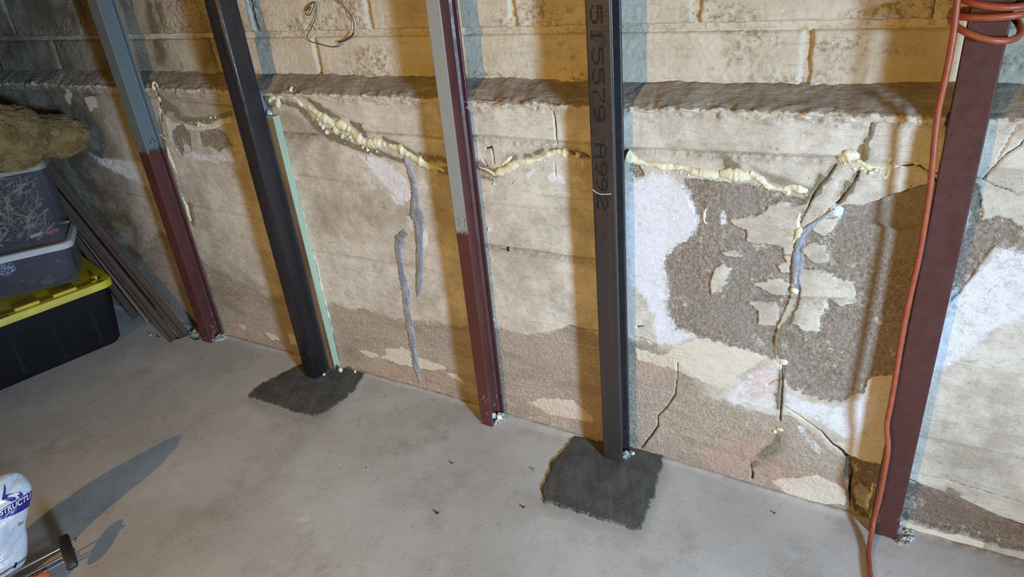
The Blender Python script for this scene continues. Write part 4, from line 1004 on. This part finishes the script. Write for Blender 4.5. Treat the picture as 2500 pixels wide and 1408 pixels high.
for i in range(420):
    ln = rs.uniform(.012, .05) if i % 5 else rs.uniform(.05, .11); r = rs.uniform(.0008, .0022) if i % 4 else rs.uniform(.0025, .005)
    c = np.array([rs.uniform(-L3/2+.03, L3/2-.03), -W3/2+.008+rs.uniform(0, .014), rs.uniform(.03, HB-.02)])
    a = rs.normal(.6, .8); d = np.array([math.cos(a), rs.uniform(-.08, .08), math.sin(a)])*ln/2
    if abs(c[0]+abs(d[0])) > L3/2-.008 or c[2]-abs(d[2]) < .01 or c[2]+abs(d[2]) > HB-.012: continue
    nrm = np.array([-d[2], 0, d[0]]); nrm = nrm/np.linalg.norm(nrm)*r; yy_ = np.array([0, r*.5, 0])
    b = len(V)
    for s1 in (-1, 1):
        for s2, s3 in ((-1, -1), (1, -1), (1, 1), (-1, 1)): V.append(tuple(c+d*s1+nrm*s2+yy_*s3))
    for q in ((0, 1, 2, 3), (7, 6, 5, 4), (0, 4, 5, 1), (1, 5, 6, 2), (2, 6, 7, 3), (3, 7, 4, 0)): F.append([b+z for z in q])
WS = NT('splinter_wood', .85); WS.col(WS.mix(WS.rg(WS.noise(25, 2, vec=WS.tc), .45, .6), lin(112, 98, 84), lin(164, 142, 116))); WS = WS.m
o = link('wood_splinters', pyd('wood_splinters', V, F), WS, None, kind='stuff'); o.location = T3.location; o.rotation_euler = (0, 0, th2)
tag(o, 'pale wood splinters and bark scraps inside the top clear box', 'wood scraps')
# a red and a pale scrap low in that box
for nm, a, b, c_, lb in (('red_wrapper', 128, 565, lin(196, 66, 52), 'red wrapper lying low in the top clear box'), ('paper_scrap', 90, 573, lin(186, 184, 184), 'pale paper scrap beside the red wrapper in the top clear box')):
    n_ = np.array([math.sin(th2), -math.cos(th2), 0]); pc_ = onplane(a, b, np.array(T3.location)+n_*(W3/2-.014), n_)
    pc_[2] = max(pc_[2], T3.location[2]+.022)
    q = link(nm, bmesh_obj(nm, lambda bm: box(bm, -.025, .025, -.002, .002, -.007, .007, .001)), simple(nm, c_, c_, .7)); q.location = tuple(pc_); q.rotation_euler = (0, -.12, th2); tag(q, lb, 'scrap')
# insulation
INS = NT('glass_wool', 1.0)
_i = INS.mix(INS.rg(INS.noise(16, 6, .7), .35, .65), lin(148, 114, 60), lin(192, 160, 104)); _i = INS.mix(INS.rg(INS.noise(9, 4), .55, .7, 0, .7), _i, lin(122, 92, 44))
_i = INS.mix(INS.rg(INS.noise(60, 4, .7), .55, .7, 0, .5), _i, lin(224, 200, 148)); INS.col(_i); INS.bump(INS.noise(60, 8, .85), .012); INS = INS.m
zt3 = .493+HB+.020
def wool(c, s, seed, rz, amp=.5):
    U, Vv = np.meshgrid(np.linspace(0, 2*np.pi, 280), np.linspace(0, np.pi, 170), indexing='ij')
    px_ = np.sin(Vv)*np.cos(U); py_ = np.sin(Vv)*np.sin(U); pz_ = np.cos(Vv)
    se = lambda q: np.sign(q)*np.abs(q)**.75
    k = 1+amp*.3*fbm(px_*1.6+py_*1.1+seed, pz_*1.8+py_*.7, seed, 3)+.20*amp*fbm(px_*4+py_*5, pz_*5+py_*3+seed, seed+1, 5)+.05*fbm(px_*22+py_*17, pz_*24+py_*9+seed, seed+2, 3)
    X = se(px_)*s[0]*k; Y = se(py_)*s[1]*k; Z = se(pz_)*s[2]*k
    Xr = X*math.cos(rz)-Y*math.sin(rz); Yr = X*math.sin(rz)+Y*math.cos(rz)
    Z = np.maximum(Z+c[2], zt3+.001)
    return grid_mesh('wool', np.stack([Xr+c[0], Yr+c[1], Z], -1))
tag(link('insulation_wad', wool((-3.05, 1.33, zt3+.115), (.14, .105, .125), 2, th2), INS), 'yellow glass wool wad in front on the top box lid', 'insulation')
tag(link('insulation_roll', wool((-3.06, 1.505, zt3+.078), (.175, .082, .085), 6, math.radians(10), .4), INS), 'brown yellow roll of glass wool behind the wad, sticking out over the lid corner', 'insulation')

# ------------------------------------------------------------------ leaning battens
BAT = NT('stained_batten', .7)
_b = BAT.mix(BAT.rg(BAT.noise(18, 5, .65, vec=BAT.tc, scale3=(.08, 1, 1)), .4, .62), lin(66, 48, 40), lin(84, 63, 52)); _b = BAT.mix(BAT.rg(BAT.noise(30, 4, .7, vec=BAT.tc, scale3=(.05, 1, 1)), .62, .7, 0, .6), _b, lin(150, 122, 96)); BAT.col(_b); BAT.bump(BAT.noise(60, 4, vec=BAT.tc, scale3=(.06, 1, 1)), .0006); BAT = BAT.m
PAL = simple('bare_batten', lin(132, 112, 88), lin(100, 82, 64), .8, 16, .0005, s3=(.1, 1, 1), obj=True)
def batten(p0, p1, w_, th_, mat, label, roll, groove=True, name='wood_batten'):
    p0 = Vector(p0); p1 = Vector(p1); d = (p1-p0); L = d.length
    prof = [(-w_/2, 0), (w_/2, 0), (w_/2, th_), (w_*.18, th_), (w_*.14, th_*.6), (w_*.02, th_*.6), (-w_*.02, th_), (-w_/2, th_)] if groove else [(-w_/2, 0), (w_/2, 0), (w_/2, th_), (-w_/2, th_)]
    V = [(0, a, b) for a, b in prof]+[(L, a, b) for a, b in prof]; n = len(prof)
    F = [(k, (k+1) % n, n+(k+1) % n, n+k) for k in range(n)]+[tuple(range(n))[::-1], tuple(range(n, 2*n))]
    me = pyd('batten', V, F)
    bm = bmesh.new(); bm.from_mesh(me); bmesh.ops.recalc_face_normals(bm, faces=bm.faces[:]); bm.to_mesh(me); bm.free()
    o = link(name, me, mat); o.location = p0
    q = d.to_track_quat('X', 'Z'); o.rotation_mode = 'QUATERNION'; o.rotation_quaternion = q @ Matrix.Rotation(roll, 3, 'X').to_quaternion()
    return tag(o, label, 'batten')
batten((-2.715, 1.515, .004), (-3.42, 1.555, .78), .036, .016, BAT, 'brown grooved batten in front of the leaning pair, left of the grey and red post', math.radians(-35))
batten((-2.690, 1.560, .004), (-3.40, 1.592, .80), .038, .016, BAT, 'brown grooved batten nearest the wall of the leaning pair', math.radians(-35))
batten((-2.985, 1.590, .004), (-3.42, 1.598, .60), .030, .012, PAL, 'pale bare batten leaning furthest left behind the storage boxes', math.radians(-35), False)
batten((-3.08, 1.585, .004), (-3.45, 1.598, .52), .026, .012, BAT, 'short brown batten behind the storage boxes beside the pale one', math.radians(-35), False)
# twist of grey string at the batten ends
t_ = link('string_scrap', tube('string_scrap', crom([hit(a, b, 2, .007) for a, b in [(425,830),(440,828),(455,822),(462,818),(470,826),(480,832),(492,826)]], .004), .0035, 6), simple('string', lin(140, 136, 130), lin(110, 106, 100), .9, 50))
tag(t_, 'grey mortar string scrap at the ends of the leaning battens', 'string')

# ------------------------------------------------------------------ bag (bottom left)
O = hit(66, 1402, 2, 0.004)
az = np.array([O[0], O[1]]); az = az/np.linalg.norm(az)          # away from viewer
er = np.array([-az[1], az[0], 0]); er = -er if er[1] < 0 else er   # to the right in view
up = np.array([az[0]*.36, az[1]*.36, 1.]); up /= np.linalg.norm(up)
nb_ = np.cross(er, up); nb_ = nb_ if nb_.dot(-np.array([az[0], az[1], 0])) > 0 else -nb_
_p = onplane(72, 1212, O, nb_)-O; KSH = p_k = _p.dot(er)/_p.dot(up)-.0
def uv(px, py):
    p = onplane(px, py, O, nb_)-O; return np.array([p.dot(er)-KSH*p.dot(up), p.dot(up)])
BWd, BH = .36, uv(10, 1166)[1]+.010
bc = np.array([-BWd/2, BH/2])
def bulge(u, v):
    a = np.clip(np.abs((u-bc[0])/(BWd/2)), 0, 1); b = np.clip(np.abs((v-bc[1])/(BH/2)), 0, 1)
    f = .038*np.sqrt(np.clip(1-a**5, 0, 1)*np.clip(1-b**5, 0, 1))
    cr = .010*fbm(u*14+3, v*16, 101, 4)+.010*np.abs(fbm(u*9-v*14, v*7+u*4, 103, 3))
    return f+cr*np.minimum(1, f/.02)
def bag_pt(u, v, off=0., back=False):
    # round the outline: pull corners in
    a = (u-bc[0])/(BWd/2); b = (v-bc[1])/(BH/2)
    r = np.maximum(np.abs(a), np.abs(b))+1e-9; rad = (np.abs(a/r)**5+np.abs(b/r)**5)**(1/5)
    uu = bc[0]+a/rad*BWd/2; vv = bc[1]+b/rad*BH/2
    uu = uu+(.010*vn(vv*26, vv*0+2, 105)+.006*np.sin(vv*40))*ss(.6, 1, a)
    h = bulge(u, v)
    w_ = -h*1.0 if back else h+off
    return O[None, None, :]+(uu+KSH*vv)[..., None]*er+vv[..., None]*up+w_[..., None]*nb_ + np.array([0, 0, .003])
U_, V_ = np.meshgrid(np.linspace(-BWd, 0, 120), np.linspace(0, BH, 110), indexing='ij')
BAGM = NT('white_bag_plastic', .3); BAGM.col(BAGM.mix(BAGM.rg(BAGM.noise(9, 3), .4, .6), lin(216, 220, 228), lin(202, 208, 218))); BAGM.b.inputs['Coat Weight'].default_value = .3; BAGM.bump(BAGM.noise(22, 5, .6), .004); BAGM = BAGM.m
bg_ = empty('cement_bag', tuple(O), 'white plastic bag with a blue printed band in the bottom left corner', 'bag')
link('front', grid_mesh('front', bag_pt(U_, V_)-O), BAGM, bg_); link('back', grid_mesh('back', bag_pt(U_, V_, back=True)-O, flip=True), BAGM, bg_)
def decal(poly_px, mat, name, off=.0022, step=.0022):
    P = np.array([uv(*p) for p in poly_px])
    u_ = np.arange(P[:, 0].min()-.003, min(P[:, 0].max()+.003, -.002), step); v_ = np.arange(P[:, 1].min()-.003, P[:, 1].max()+.003, step)
    U, Vv = np.meshgrid(u_, v_, indexing='ij'); sd = sd_poly(U, Vv, P, .02)
    q = bag_pt(U, Vv, off)-O
    idx = np.arange(U.size).reshape(U.shape); f = np.stack([idx[:-1, :-1], idx[1:, :-1], idx[1:, 1:], idx[:-1, 1:]], -1).reshape(-1, 4)
    f = f[(sd.reshape(-1)[f] > 0).sum(1) >= 3]; us = np.unique(f); mp = np.full(U.size, -1); mp[us] = np.arange(len(us))
    return link(name, pyd(name, q.reshape(-1, 3)[us], mp[f], True), mat, bg_)
INK = simple('blue_ink', lin(50, 44, 140), lin(44, 38, 128), .35, 20)
WHT = simple('white_ink', lin(226, 226, 234), lin(216, 216, 226), .4, 20); BKI = simple('dark_ink', lin(60, 60, 66), lin(70, 70, 76), .5, 20)
decal([(-30,1254),(0,1236),(30,1221),(63,1203),(80,1194),(80,1234),(70,1236),(35,1250),(0,1264),(-30,1273)], INK, 'printed_band', step=.0009)
decal([(13,1170),(24,1177),(32,1188),(52,1199),(62,1203),(40,1214),(27,1219),(20,1210),(15,1190)], INK, 'printed_emblem', step=.0009)
decal([(26,1192),(38,1192),(46,1197),(44,1202),(38,1204),(42,1208),(40,1213),(34,1214),(36,1208),(30,1202),(26,1198)], WHT, 'printed_emblem', .0036, .0012)
decal([(48,1196),(60,1202),(48,1209),(50,1203)], WHT, 'printed_emblem', .0036, .0012)
decal([(38,1370),(43,1368),(48,1388),(42,1391)], INK, 'printed_mark', step=.0012)
def lettering(txt, p0, p1, hpx, mat, bold, name='lettering', off=.0042):
    cu = bpy.data.curves.new('t', 'FONT'); cu.body = txt; cu.offset = bold; cu.resolution_u = 3
    ob = bpy.data.objects.new('t', cu); COL.objects.link(ob); dg = bpy.context.evaluated_depsgraph_get(); dg.update()
    m0 = bpy.data.meshes.new_from_object(ob.evaluated_get(dg)); bpy.data.objects.remove(ob)
    n = len(m0.vertices); co = np.empty(n*3); m0.vertices.foreach_get('co', co); co = co.reshape(-1, 3)
    a = uv(*p0); b = uv(*p1); wtxt = co[:, 0].max(); ex = (b-a)/wtxt; ey = np.array([-ex[1], ex[0]]); ey = ey/np.linalg.norm(ey)*hpx*pxm(O)/.7
    u = a[0]+co[:, 0]*ex[0]+co[:, 1]*ey[0]; v = a[1]+co[:, 0]*ex[1]+co[:, 1]*ey[1]
    P = bag_pt(u[None], v[None], off)[0]-O
    m0.vertices.foreach_set('co', P.astype(np.float32).ravel()); m0.update(); m0.materials.clear()
    return link(name, m0, mat, bg_, label='printed letters '+txt)
lettering('STRUCTU', (-1, 1252), (66, 1217), 12, WHT, .025)
lettering('For', (44, 1281), (60, 1273), 8, BKI, .0)

# ------------------------------------------------------------------ rod tool
tl = empty('rod_clamp', tuple(hit(168, 1345, 2, .06)), 'chrome three rod tool with a black end block, beside the white bag', 'tool')
TO = np.array(tl.location)
CHR = simple('chrome', lin(214, 216, 222), lin(200, 204, 212), .15, 10, metal=1.0); BPL = simple('black_plastic', lin(26, 24, 24), lin(36, 33, 32), .5, 30)
def pz(a, b, z): return hit(a, b, 2, z)
ra = [(pz(160, 1331, .07), pz(15, 1408, .07)), (pz(160, 1355, .055), pz(55, 1410, .055)), (pz(162, 1366, .045), pz(82, 1408, .045))]
for i, (p, q) in enumerate(ra):
    d = (q-p)/np.linalg.norm(q-p)
    e = p-d*(.030, .026, .020)[i]
    link('rod', tube('rod', np.array([e, p, p+d*.2, p+d*.34])-TO, .0034, 12), CHR, tl)
    nt = e
    link('nut', tube('nut', np.array([nt-d*.001, nt+d*.004, nt+d*.005])-TO, (.0055, .0055, .004), 6), CHR, tl)
pa, pb_ = pz(158, 1322, .072), pz(174, 1372, .040)
dd = ra[0][0]-ra[0][1]; dd /= np.linalg.norm(dd)
ax = (pb_-pa)/np.linalg.norm(pb_-pa); ht = np.cross(dd, ax); ht /= np.linalg.norm(ht)
V = []; n = 28
for s, sc2 in ((-.014, .88), (-.010, 1), (.010, 1), (.014, .88)):
    for k in range(n):
        a = 2*math.pi*k/n; hl = np.linalg.norm(pb_-pa)/2
        cx_ = math.copysign(abs(math.cos(a))**.8, math.cos(a))*(hl+.020)*sc2; cy_ = math.sin(a)*.016*sc2
        V.append((pa+pb_)/2+ax*cx_+ht*cy_+dd*s-TO)
F = [(r*n+k, r*n+(k+1) % n, (r+1)*n+(k+1) % n, (r+1)*n+k) for r in range(3) for k in range(n)]+[tuple(range(n))[::-1], tuple(3*n+k for k in range(n))]
me = pyd('end_block', V, F); bm = bmesh.new(); bm.from_mesh(me); bmesh.ops.recalc_face_normals(bm, faces=bm.faces[:]); bm.to_mesh(me); bm.free()
link('end_block', fin(me, 40), BPL, tl)
hp = pz(104, 1415, .03)
link('handle', tube('handle', crom(np.array([hp+np.array([-.012, .004, 0]), hp, hp+np.array([-.06, -.06, .0])]), .01)-TO, .018, 16), simple('orange_plastic', lin(226, 128, 70), lin(216, 116, 60), .4, 20), tl, label='orange plastic handle')
bp, bq = pz(150, 1368, .02), pz(40, 1420, .02)
link('rail', tube('rail', np.array([bp, bq])-TO, .009, 8), simple('brown_rail', lin(96, 70, 54), lin(80, 58, 44), .6, 20), tl, label='brown rail under the rods')
